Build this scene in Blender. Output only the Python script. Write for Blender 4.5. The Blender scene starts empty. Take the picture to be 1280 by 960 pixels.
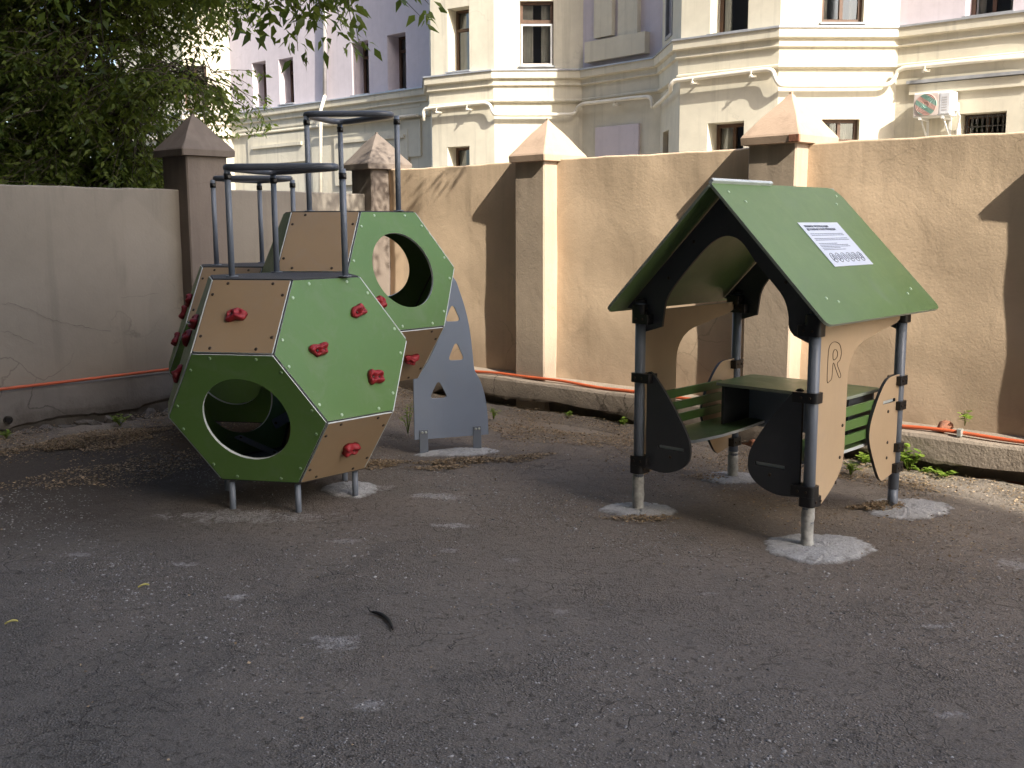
import bpy, bmesh, math, random
import numpy as np
from mathutils import Vector, Matrix
from mathutils.geometry import tessellate_polygon
random.seed(7)
RND = np.random.default_rng(11)
SC = bpy.context.scene
COL = SC.collection
R = math.radians
sin, cos, pi = math.sin, math.cos, math.pi

# ------------------------------------------------------------------ camera
CAM_H = 1.65
PITCH, ROLL, FPX = R(8.657), R(-0.231), 1299.32      # focal length in pixels of the 1280 wide photograph
cd = bpy.data.cameras.new('camera'); cam = bpy.data.objects.new('camera', cd); COL.objects.link(cam)
right0 = Vector((1, 0, 0)); fwd = Vector((0, cos(PITCH), -sin(PITCH))); up0 = Vector((0, sin(PITCH), cos(PITCH)))
rt = right0*cos(ROLL) + up0*sin(ROLL); up = up0*cos(ROLL) - right0*sin(ROLL)
mw = Matrix((rt, up, -fwd)).transposed().to_4x4(); mw.translation = (0, 0, CAM_H)
cam.matrix_world = mw
cd.sensor_width = 36; cd.lens = FPX/1280*36; cd.clip_start = .05; cd.clip_end = 500
SC.camera = cam

# ------------------------------------------------------------------ frame of the courtyard wall
CORNER = Vector((-1.3676, 10.9192, 0))
WA = R(-43.45)
D1 = Vector((cos(WA), sin(WA), 0)); N1 = Vector((-sin(WA), cos(WA), 0))   # along the long wall, and beyond it
def W(s, t, z=0): return CORNER + D1*s + N1*t + Vector((0, 0, z))

# ------------------------------------------------------------------ light
TO_SUN = (D1*.75 - N1*.200 + Vector((0, 0, .60))).normalized()
world = bpy.data.worlds.new('World'); SC.world = world; world.use_nodes = True
nt = world.node_tree; nt.nodes.clear()
sky = nt.nodes.new('ShaderNodeTexSky'); sky.sky_type = 'NISHITA'; sky.sun_disc = False
sky.sun_elevation = math.asin(TO_SUN.z); sky.sun_rotation = math.atan2(TO_SUN.x, TO_SUN.y)
sky.air_density = 1.0; sky.dust_density = 3.0; sky.ozone_density = .9
bgn = nt.nodes.new('ShaderNodeBackground'); bgn.inputs['Strength'].default_value = .15
wo = nt.nodes.new('ShaderNodeOutputWorld')
nt.links.new(sky.outputs[0], bgn.inputs[0]); nt.links.new(bgn.outputs[0], wo.inputs[0])
sl = bpy.data.lights.new('sun', 'SUN'); so = bpy.data.objects.new('sun', sl); COL.objects.link(so)
sl.energy = 3.1; sl.angle = R(.4); sl.color = (1, .93, .81)
so.rotation_euler = TO_SUN.to_track_quat('Z', 'Y').to_euler(); so.location = (8, -8, 20)
SC.view_settings.view_transform = 'Standard'; SC.view_settings.look = 'None'
SC.view_settings.exposure = 1.5; SC.view_settings.gamma = 1
SC.view_settings.use_curve_mapping = False
SC.render.engine = 'CYCLES'

# ------------------------------------------------------------------ pixel -> ray, to lay things out on the real planes they stand on
def ray(x, y):
    a = (x-640)/FPX; b = (y-480)/FPX
    return fwd + rt*a - up*b
CP = Vector((0, 0, CAM_H))
def on_z(x, y, z=0):
    r = ray(x, y); return CP + r*((z-CAM_H)/r.z)
def on_plane(x, y, p, n):
    r = ray(x, y); return CP + r*((p-CP).dot(n)/r.dot(n))

# ------------------------------------------------------------------ materials
class NT:
    def __init__(s, name):
        s.m = bpy.data.materials.new(name); s.m.use_nodes = True; s.t = s.m.node_tree; s.t.nodes.clear()
        s.out = s.n('ShaderNodeOutputMaterial')
    def n(s, ty, **kw):
        x = s.t.nodes.new(ty)
        for k, v in kw.items(): setattr(x, k, v)
        return x
    def l(s, a, b): s.t.links.new(a, b)
    def val(s, inp, v):
        if hasattr(v, 'is_linked'): s.l(v, inp)
        else: inp.default_value = v
    def coord(s, kind='Object'): return s.n('ShaderNodeTexCoord').outputs[kind]
    def mapping(s, vec, loc=(0,0,0), rot=(0,0,0), scale=(1,1,1)):
        m = s.n('ShaderNodeMapping'); s.l(vec, m.inputs[0])
        m.inputs[1].default_value = loc; m.inputs[2].default_value = rot; m.inputs[3].default_value = scale
        return m.outputs[0]
    def noise(s, vec, scale, detail=4, rough=.55, dist=0):
        x = s.n('ShaderNodeTexNoise'); s.l(vec, x.inputs['Vector'])
        x.inputs['Scale'].default_value = scale; x.inputs['Detail'].default_value = detail
        x.inputs['Roughness'].default_value = rough; x.inputs['Distortion'].default_value = dist
        return x.outputs[0]
    def voro(s, vec, scale, feature='F1', out='Distance', rnd=1):
        x = s.n('ShaderNodeTexVoronoi', feature=feature); s.l(vec, x.inputs['Vector'])
        x.inputs['Scale'].default_value = scale; x.inputs['Randomness'].default_value = rnd
        return x.outputs[out]
    def rng(s, v, a, b, c=0, d=1):
        x = s.n('ShaderNodeMapRange'); s.l(v, x.inputs[0])
        for i, q in enumerate((a, b, c, d)): x.inputs[i+1].default_value = q
        return x.outputs[0]
    def math(s, op, a, b=0, clamp=False):
        x = s.n('ShaderNodeMath', operation=op); x.use_clamp = clamp
        s.val(x.inputs[0], a); s.val(x.inputs[1], b); return x.outputs[0]
    def mix(s, f, a, b):
        x = s.n('ShaderNodeMix', data_type='RGBA'); s.val(x.inputs[0], f)
        for i, c in ((6, a), (7, b)):
            if hasattr(c, 'is_linked'): s.l(c, x.inputs[i])
            else: x.inputs[i].default_value = (*c[:3], 1)
        return x.outputs[2]
    def bump(s, h, strength=.3, dist=.01, normal=None):
        x = s.n('ShaderNodeBump'); x.inputs['Strength'].default_value = strength; x.inputs['Distance'].default_value = dist
        s.l(h, x.inputs['Height'])
        if normal is not None: s.l(normal, x.inputs['Normal'])
        return x.outputs[0]
    def bsdf(s, col, rough=.6, normal=None, metal=0, spec=.5):
        x = s.n('ShaderNodeBsdfPrincipled')
        if hasattr(col, 'is_linked'): s.l(col, x.inputs['Base Color'])
        else: x.inputs['Base Color'].default_value = (*col[:3], 1)
        s.val(x.inputs['Roughness'], rough); x.inputs['Metallic'].default_value = metal
        x.inputs['Specular IOR Level'].default_value = spec
        if normal is not None: s.l(normal, x.inputs['Normal'])
        s.l(x.outputs[0], s.out.inputs[0]); return x

def mul(c, k): return tuple(min(1, x*k) for x in c)
def simple(name, col, rough=.5, var=.12, scale=6, bump=.05, bscale=120, metal=0, spec=.5, dirt=None):
    k = NT(name); v = k.coord()
    n = k.noise(v, scale, 5)
    c = k.mix(k.rng(n, .3, .7), mul(col, 1-var), mul(col, 1+var))
    if dirt:
        d = k.noise(v, scale*.7, 8, .7, .6)
        c = k.mix(k.rng(d, .52, .72, 0, dirt[1]), c, dirt[0])
    nb = k.bump(k.noise(v, bscale, 3), bump, .004)
    k.bsdf(c, k.rng(n, .3, .7, rough-.06, rough+.06), nb, metal, spec)
    return k.m

MT = {}
def board(name, col, rough=.42, k_dirt=1):
    k = NT(name); v = k.coord()
    n = k.noise(v, 2.2, 5); sm = k.noise(v, 5, 7, .7, .8)
    c = k.mix(k.rng(n, .3, .7), mul(col, .93), mul(col, 1.07))
    c = k.mix(k.rng(sm, .50, .74, 0, .35*k_dirt), c, tuple(x*.55+.12 for x in col))            # dusty hand smears
    st = k.noise(k.mapping(v, scale=(14, 14, .9)), 3, 5, .65)
    c = k.mix(k.rng(st, .56, .76, 0, .28*k_dirt), c, tuple(x*.6+.075 for x in col))           # dried run marks
    w = k.noise(k.mapping(v, rot=(.4, .7, .9), scale=(2.5, 60, 60)), 2.5, 3, .5)
    w2 = k.noise(k.mapping(v, rot=(-.9, .2, -.5), scale=(60, 3, 60)), 2.2, 3, .5)
    sc = k.math('MULTIPLY', k.rng(k.math('MAXIMUM', w, w2), .70, .76), k.rng(sm, .45, .6))
    c = k.mix(k.math('MULTIPLY', sc, .35*k_dirt), c, tuple(x*.5+.25 for x in col))            # scratches
    f = k.noise(v, 60, 4, .7); c = k.mix(k.rng(f, .66, .78, 0, .3*k_dirt), c, mul(col, .6))   # specks
    k.bsdf(c, k.math('ADD', k.rng(sm, .3, .75, rough-.06, rough+.16), k.math('MULTIPLY', sc, .2)), k.bump(k.noise(v, 350, 3), .06, .004), 0, .5); return k.m
MT['green'] = board('green_board', (.092, .185, .045), .42, 1)
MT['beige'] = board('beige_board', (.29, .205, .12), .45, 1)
MT['beige_lit'] = board('lit_beige_board', (.48, .355, .225), .42, .8)  # same board as the climber's beige, side light put into the colour
MT['grey_board'] = board('grey_board', (.215, .26, .34), .45, 1)
MT['dark_board'] = board('charcoal_board', (.052, .056, .063), .42, 0.5)
MT['top_board'] = simple('anti_slip_board', (.05, .05, .052), .7, .15, 12, .5, 500)
MT['edge'] = simple('board_core_edge', (.55, .60, .60), .5, .08, 20, .05, 200)
MT['edge_dark'] = simple('board_dark_edge', (.03, .032, .034), .5, .08, 20, .05, 200)
MT['edge_green'] = simple('board_green_edge', (.30, .34, .28), .5, .08, 20, .05, 200)
MT['steel'] = simple('powder_coated_steel', (.15, .175, .215), .38, .06, 5, .04, 200)
MT['rail'] = simple('dark_coated_rail', (.075, .085, .105), .36, .08, 5, .04, 200)
MT['black'] = simple('black_plastic', (.012, .012, .013), .38, .1, 30, .06, 300)
MT['zinc'] = simple('zinc_bolt', (.55, .58, .55), .35, .1, 60, .02, 300, metal=.6)
MT['green_cap'] = simple('pale_bolt_cap', (.42, .56, .38), .4, .1, 60, .02, 300)
MT['green_cap_shaded'] = simple('shaded_bolt_cap', (.16, .26, .13), .45, .1, 60, .02, 300)  # same caps on the lower hexagon, its shade put into the colour
MT['pale_green'] = board('pale_green_board', (.125, .205, .075), .36, 1)  # paler, less saturated green of the roof, table and seats
MT['dark_bolt'] = simple('dark_bolt', (.05, .035, .025), .4, .1, 60, .02, 300, metal=.4)
MT['red'] = simple('red_grip_resin', (.27, .013, .020), .5, .12, 30, .5, 260)
MT['white'] = simple('white_sheet', (.62, .68, .78), .35, .03, 8, .02, 100)
MT['ink'] = simple('printed_ink', (.05, .06, .09), .5, .05, 20, .0, 100)
MT['ink_light'] = simple('printed_pale_ink', (.17, .20, .28), .5, .05, 20, .0, 100)
MT['orange'] = simple('orange_conduit', (.50, .10, .035), .5, .12, 9, .1, 90, dirt=((.30, .13, .08), .6))
def concrete():
    k = NT('pale_concrete'); v = k.coord(); n = k.noise(v, 9, 7, .75, .6); f = k.noise(v, 55, 5, .75)
    c = k.mix(k.rng(n, .3, .7), (.44, .435, .425), (.60, .60, .59))
    c = k.mix(k.rng(f, .52, .7, 0, .7), c, (.22, .205, .19))
    d = k.noise(k.mapping(v, loc=(3, 1, 0)), 4.5, 7, .75, 1.2); c = k.mix(k.rng(d, .54, .68, 0, .8), c, (.21, .185, .16))
    sx = k.n('ShaderNodeSeparateXYZ'); k.l(v, sx.inputs[0]); z = k.math('ADD', sx.outputs[2], k.rng(n, .2, .8, -.009, .009))
    c = k.mix(k.rng(z, .0, .010, .9, 0), c, (.165, .148, .132))      # soil caked on the thin outer rim
    h = k.math('ADD', k.math('MULTIPLY', n, 1.3), k.math('MULTIPLY', f, .7)); k.bsdf(c, .92, k.bump(h, 1.0, .022), 0, .25); return k.m
MT['concrete'] = concrete()
MT['film'] = simple('plastic_film', (.36, .36, .34), .35, .4, 26, .9, 45)
MT['brick'] = simple('old_brick', (.26, .11, .065), .9, .25, 14, .8, 60, dirt=((.28, .24, .20), .7))
MT['bark'] = simple('bark', (.07, .055, .04), .9, .3, 20, .9, 50)
MT['twig'] = simple('twig', (.055, .045, .03), .8, .3, 20, .3, 50)
MT['pod'] = simple('dry_pod', (.018, .014, .012), .45, .3, 30, .5, 80)
MT['cream'] = None

def plaster(name, col, streak=.25, relief=.35, crack=.3, mottled=.14, low=None):
    k = NT(name); v = k.coord('Object')
    a = k.noise(v, .9, 6, .6, .5); b = k.noise(v, 7, 6, .65); f = k.noise(v, 60, 4, .6)
    c = k.mix(k.rng(a, .3, .7), mul(col, 1-mottled), mul(col, 1+mottled*.8))
    c = k.mix(k.rng(b, .35, .75, 0, .35), c, mul(col, .78))
    # rain streaks run down, stretched along z
    st = k.noise(k.mapping(v, scale=(3.2, 3.2, .16)), 2.2, 5, .6)
    c = k.mix(k.rng(st, .54, .74, 0, streak), c, mul(col, .5))
    # hairline cracks on warped cells
    w = k.n('ShaderNodeTexNoise'); k.l(v, w.inputs['Vector']); w.inputs['Scale'].default_value = 1.8; w.inputs['Detail'].default_value = 5
    wm = k.n('ShaderNodeVectorMath', operation='MULTIPLY_ADD'); k.l(w.outputs[1], wm.inputs[0]); wm.inputs[1].default_value = (.8, .8, .8); k.l(v, wm.inputs[2])
    e = k.voro(wm.outputs[0], .75, 'DISTANCE_TO_EDGE')
    msk = k.math('MULTIPLY', k.rng(e, 0, .007, 1, 0), k.rng(a, .48, .6, 0, crack))
    c = k.mix(msk, c, mul(col, .28))
    if low is not None:      # damp grime rising from the ground, on the object itself
        sx = k.n('ShaderNodeSeparateXYZ'); k.l(v, sx.inputs[0])
        zz = k.math('ADD', sx.outputs[2], k.rng(b, 0, 1, -.22, .22))
        c = k.mix(k.rng(zz, low[0], low[1], low[3], 0), c, low[2])
        # soot washed down from the coping in uneven tongues, and paler repair patches
        tg = k.noise(k.mapping(v, scale=(4.5, 4.5, .35)), 1.6, 5, .65); tz_ = k.math('ADD', sx.outputs[2], k.rng(tg, .3, .7, -.55, .45))
        c = k.mix(k.rng(tz_, 1.85, 2.45, 0, .42), c, mul(col, .55))
        pt = k.noise(k.mapping(v, loc=(7, 3, 1)), 1.1, 2, .4, .3); c = k.mix(k.rng(pt, .60, .625, 0, .22), c, mul(col, 1.25))
    h = k.math('ADD', k.math('MULTIPLY', b, .55), k.math('MULTIPLY', f, .4))
    h = k.math('ADD', h, k.math('MULTIPLY', k.noise(v, 2.6, 4, .55, .4), 1.6))
    n = k.bump(h, relief, .022)
    k.bsdf(c, .88, n, 0, .25); return k.m
MT['tan'] = plaster('tan_plaster', (.71, .54, .375), .22, .2, .4, .15, low=(.28, .95, (.27, .205, .15), .75))
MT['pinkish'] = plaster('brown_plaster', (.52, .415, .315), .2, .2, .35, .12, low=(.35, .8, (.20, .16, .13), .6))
MT['brown_shaded'] = plaster('shaded_brown_plaster', (.205, .170, .143), .25, .2, .35, .12, low=(.35, .8, (.18, .15, .12), .6))  # pillar plaster for the left and corner pillars, shade put into the colour
MT['cap'] = plaster('cap_plaster', (.50, .365, .265), .35, .22, .4, .16)
MT['plinth'] = plaster('plinth_plaster', (.30, .25, .20), .3, .6, .9, .2, low=(.02, .22, (.12, .10, .085), .8))
MT['cream'] = plaster('cream_plaster', (.66, .615, .50), .42, .14, .2, .13)
MT['lilac'] = plaster('lilac_plaster', (.62, .56, .595), .2, .12, .15, .06)
MT['stone_grey'] = plaster('grey_render', (.085, .078, .07), .3, .3, .3, .15)
MT['flash'] = simple('zinc_flashing', (.36, .37, .39), .45, .2, 4, .1, 20, metal=.3)
MT['winframe'] = simple('brown_window_paint', (.11, .062, .04), .5, .2, 8, .1, 60)
MT['whiteframe'] = simple('white_window_paint', (.72, .72, .70), .5, .06, 8, .1, 60)
MT['pipe'] = simple('cream_pipe_paint', (.76, .72, .62), .5, .08, 5, .1, 40)
MT['downpipe'] = simple('galvanised_downpipe', (.47, .45, .45), .45, .15, 5, .1, 40)
MT['curtain'] = simple('curtain', (.74, .71, .64), .9, .1, 5, .1, 30)
MT['room'] = simple('dim_room', (.11, .10, .09), .9, .1, 2, 0, 30)
MT['acbody'] = simple('ac_casing', (.74, .74, .72), .45, .05, 6, .05, 60)
MT['iron'] = simple('wrought_iron', (.10, .10, .105), .6, .2, 20, .1, 60)
def glass():
    k = NT('window_glass')
    g = k.n('ShaderNodeBsdfGlossy'); g.inputs['Roughness'].default_value = .03; g.inputs[0].default_value = (.9, .95, 1, 1)
    t = k.n('ShaderNodeBsdfTransparent'); t.inputs[0].default_value = (.88, .9, .89, 1)
    fr = k.n('ShaderNodeFresnel'); fr.inputs[0].default_value = 1.5
    m = k.n('ShaderNodeMixShader'); k.l(k.math('ADD', fr.outputs[0], .06), m.inputs[0]); k.l(t.outputs[0], m.inputs[1]); k.l(g.outputs[0], m.inputs[2])
    k.l(m.outputs[0], k.out.inputs[0]); return k.m
MT['glass'] = glass()
def leafmat(name, c1, c2, tr):
    k = NT(name); gi = k.n('ShaderNodeNewGeometry')
    c = k.mix(gi.outputs['Random Per Island'], c1, c2)
    b = k.bsdf(c, .5, None, 0, .4)
    t = k.n('ShaderNodeBsdfTranslucent'); k.l(k.mix(.5, c, mul(c2, 1.8)), t.inputs[0])
    m = k.n('ShaderNodeMixShader'); m.inputs[0].default_value = tr
    k.l(b.outputs[0], m.inputs[1]); k.l(t.outputs[0], m.inputs[2]); k.l(m.outputs[0], k.out.inputs[0]); return k.m
MT['leaf'] = leafmat('maple_leaf', (.036, .068, .013), (.135, .175, .03), .5)
MT['weed'] = leafmat('weed_leaf', (.13, .22, .03), (.26, .36, .06), .4)
MT['litter'] = leafmat('dry_leaf', (.125, .082, .043), (.42, .315, .195), .1)
MT['grit'] = leafmat('asphalt_grit', (.06, .057, .056), (.38, .37, .36), 0)
def ac_grille():
    k = NT('ac_fan_grille'); v = k.coord('Object')
    w = k.n('ShaderNodeTexWave'); w.wave_type = 'BANDS'; w.bands_direction = 'X'; k.l(k.mapping(v, rot=(0, R(58), 0)), w.inputs[0])
    w.inputs['Scale'].default_value = 2.3; w.inputs['Distortion'].default_value = .8
    sx = k.n('ShaderNodeSeparateXYZ'); k.l(v, sx.inputs[0])
    c = k.mix(k.rng(w.outputs[1], .35, .65), (.52, .33, .29), (.20, .34, .29))
    k.bsdf(c, .5); return k.m
MT['acgrille'] = ac_grille()

# ------------------------------------------------------------------ object helpers
def tag(o, label=None, cat=None, group=None, kind=None):
    if label: o['label'] = label
    if cat: o['category'] = cat
    if group: o['group'] = group
    if kind: o['kind'] = kind
    return o
def thing(name, label, cat, loc=(0,0,0), rotz=0, group=None):
    o = bpy.data.objects.new(name, None); COL.objects.link(o); o.empty_display_size = .1
    o.matrix_world = Matrix.Translation(loc) @ Matrix.Rotation(rotz, 4, 'Z')
    o.location = loc; o.rotation_euler = (0, 0, rotz)
    return tag(o, label, cat, group)
def root_matrix(o):
    m = Matrix.Translation(o.location) @ o.rotation_euler.to_matrix().to_4x4()
    return m
def obj(name, bm, mats, parent=None, smooth=False, world_space=False, bevel=0, label=None):
    me = bpy.data.meshes.new(name)
    if world_space and parent is not None:      # vertices given in the world, stored in the frame of the parent
        bm.transform(chain(parent).inverted())
    bm.normal_update(); bm.to_mesh(me); bm.free()
    if not isinstance(mats, (list, tuple)): mats = [mats]
    for m in mats: me.materials.append(m)
    if smooth:
        for p in me.polygons: p.use_smooth = True
    o = bpy.data.objects.new(name, me); COL.objects.link(o)
    if parent is not None: o.parent = parent
    if bevel:
        b = o.modifiers.new('bevel', 'BEVEL'); b.width = bevel; b.segments = 2; b.limit_method = 'ANGLE'; b.angle_limit = R(40)
    if label: o['label'] = label
    return o
def chain(o):
    m = Matrix.LocRotScale(o.location, o.rotation_euler, o.scale)
    return chain(o.parent) @ m if o.parent else m
def struct(name, bm, m, **kw):
    o = obj(name, bm, m, **kw); o['kind'] = 'structure'; return o
def dup(o, parent=None, label=None):
    c = o.copy(); COL.objects.link(c)
    if parent is not None: c.parent = parent
    if label: c['label'] = label
    for ch in list(o.children): dup(ch, c)
    return c

def frame(o, x, y, z=None):
    x = Vector(x); y = Vector(y); z = Vector(z) if z is not None else x.cross(y)
    m = Matrix((x, y, z)).transposed().to_4x4(); m.translation = o; return m
def add_box(bm, c, size, rotz=0, m=None, mi=0):
    M4 = Matrix.Translation(c) @ Matrix.Rotation(rotz, 4, 'Z') @ Matrix.Diagonal((*size, 1))
    if m is not None: M4 = m @ M4
    r = bmesh.ops.create_cube(bm, size=1, matrix=M4)
    for v in r['verts']:
        for f in v.link_faces: f.material_index = mi
    return r
def box_between(bm, lo, hi, m=None, mi=0):
    c = [(a+b)/2 for a, b in zip(lo, hi)]; s = [abs(b-a) for a, b in zip(lo, hi)]
    return add_box(bm, c, s, 0, m, mi)
def add_tube(bm, pts, rad, seg=12, closed=False, cap=True):
    pts = [Vector(p) for p in pts]; n = len(pts)
    rads = rad if isinstance(rad, (list, tuple)) else [rad]*n
    rings = []; pn = None
    for i, p in enumerate(pts):
        if closed: t = (pts[(i+1) % n]-pts[i-1])
        else: t = pts[min(i+1, n-1)]-pts[max(i-1, 0)]
        t.normalize()
        if pn is None:
            a = Vector((0, 0, 1)) if abs(t.z) < .9 else Vector((1, 0, 0)); u = t.cross(a).normalized()
        else:
            u = pn - t*pn.dot(t); u.normalize()
        pn = u; w = t.cross(u)
        rings.append([bm.verts.new(p + (u*cos(2*pi*k/seg) + w*sin(2*pi*k/seg))*rads[i]) for k in range(seg)])
    for i in range(n if closed else n-1):
        a, b = rings[i], rings[(i+1) % n]
        for k in range(seg):
            f = bm.faces.new((a[k], a[(k+1) % seg], b[(k+1) % seg], b[k])); f.smooth = True
    if cap and not closed:
        bm.faces.new(list(reversed(rings[0]))); bm.faces.new(rings[-1])
def add_cyl(bm, p0, p1, r, seg=16): add_tube(bm, [p0, p1], r, seg)
def loft(bm, loops, closed_loop=True, cap=True, mi=0):
    rs = [[bm.verts.new(p) for p in l] for l in loops]
    n = len(rs[0])
    for a, b in zip(rs, rs[1:]):
        for k in range(n if closed_loop else n-1):
            f = bm.faces.new((a[k], a[(k+1) % n], b[(k+1) % n], b[k])); f.material_index = mi
    if cap: bm.faces.new(list(reversed(rs[0]))); bm.faces.new(rs[-1])
    return rs
def smooth_outline(pts, closed=True, sub=6, sharp=()):
    """Catmull-Rom through pts; indices in sharp stay corners"""
    n = len(pts); out = []
    P = [Vector((*p, 0)) for p in pts]
    for i in range(n if closed else n-1):
        a, b = P[i], P[(i+1) % n]
        p0 = P[i-1] if (i-1 >= 0 or closed) else a
        p3 = P[(i+2) % n] if (i+2 < n or closed) else b
        if i in sharp: p0 = a - (b-a)*.0 if False else a
        if (i+1) % n in sharp: p3 = b
        if i in sharp and (i+1) % n in sharp: out.append((a.x, a.y)); continue
        for k in range(sub):
            t = k/sub
            m0 = (b-p0)*.5; m1 = (p3-a)*.5
            h = (2*t**3-3*t*t+1)*a + (t**3-2*t*t+t)*m0 + (-2*t**3+3*t*t)*b + (t**3-t*t)*m1
            out.append((h.x, h.y))
    if not closed: out.append((P[-1].x, P[-1].y))
    return out
def round_poly(pts, r, seg=5):
    out = []; n = len(pts)
    for i in range(n):
        p = Vector(pts[i]); a = Vector(pts[i-1])-p; b = Vector(pts[(i+1) % n])-p
        rr = r[i] if isinstance(r, (list, tuple)) else r
        if rr <= 0: out.append(tuple(p)); continue
        ang = a.angle(b); d = min(rr/math.tan(ang/2), a.length*.48, b.length*.48)
        p0 = p + a.normalized()*d; p1 = p + b.normalized()*d
        for k in range(seg+1):
            t = k/seg; q = p0*(1-t)**2 + p*2*t*(1-t) + p1*t*t
            out.append((q.x, q.y))
    return out
def area(p): return sum(p[i-1][0]*p[i][1]-p[i][0]*p[i-1][1] for i in range(len(p)))/2
def add_plate(bm, outer, holes, th, m, mi_edge=1, mi_face=0, cham=.0015):
    """flat board with holes: outline in the local x,y of matrix m, front at z=0 facing +z, back at z=-th"""
    if area(outer) < 0: outer = outer[::-1]
    holes = [h[::-1] if area(h) > 0 else h for h in holes]
    loops = [outer]+holes
    flat = [Vector((x, y, 0)) for l in loops for x, y in l]
    tris = tessellate_polygon([[Vector((x, y, 0)) for x, y in l] for l in loops])
    F = [bm.verts.new(m @ Vector((v.x, v.y, 0))) for v in flat]
    B = [bm.verts.new(m @ Vector((v.x, v.y, -th))) for v in flat]
    for t in tris:
        a, b, c = [flat[i] for i in t]
        if (b-a).cross(c-a).z < 0: t = (t[0], t[2], t[1])
        try:
            f = bm.faces.new([F[i] for i in t]); f.material_index = mi_face
            f = bm.faces.new([B[i] for i in reversed(t)]); f.material_index = mi_face
        except ValueError: pass
    o = 0
    for l in loops:
        n = len(l)
        for k in range(n):
            i, j = o+k, o+(k+1) % n
            f = bm.faces.new((F[j], F[i], B[i], B[j])); f.material_index = mi_edge
        o += n

def add_lump(bm, c, size, seed, m=None, sub=2, amp=.22):
    rr = random.Random(seed)
    r = bmesh.ops.create_icosphere(bm, subdivisions=sub, radius=1)
    ph = [rr.uniform(0, 6) for _ in range(9)]
    for v in r['verts']:
        p = v.co
        k = 1+amp*(sin(p.x*2.3+ph[0])*sin(p.y*2.9+ph[1])+.6*sin(p.z*3.7+ph[2]+p.x*2)+.4*sin(p.y*6+ph[3])*sin(p.x*5+ph[4]))
        q = Vector((p.x*size[0]*k, p.y*size[1]*k, p.z*size[2]*k))+Vector(c)
        v.co = m @ q if m is not None else q
    for f in {f for v in r['verts'] for f in v.link_faces}: f.smooth = True

def mesh_from_arrays(name, verts, faces, mat, parent=None):
    me = bpy.data.meshes.new(name)
    nv = len(verts); nf, k = faces.shape
    me.vertices.add(nv); me.vertices.foreach_set('co', np.ascontiguousarray(verts, dtype=np.float32).ravel())
    me.loops.add(nf*k); me.loops.foreach_set('vertex_index', np.ascontiguousarray(faces, dtype=np.int32).ravel())
    me.polygons.add(nf); me.polygons.foreach_set('loop_start', np.arange(0, nf*k, k, dtype=np.int32)); me.polygons.foreach_set('loop_total', np.full(nf, k, dtype=np.int32))
    me.update(); me.validate(); me.materials.append(mat)
    o = bpy.data.objects.new(name, me); COL.objects.link(o)
    if parent is not None: o.parent = parent
    return o

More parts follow.
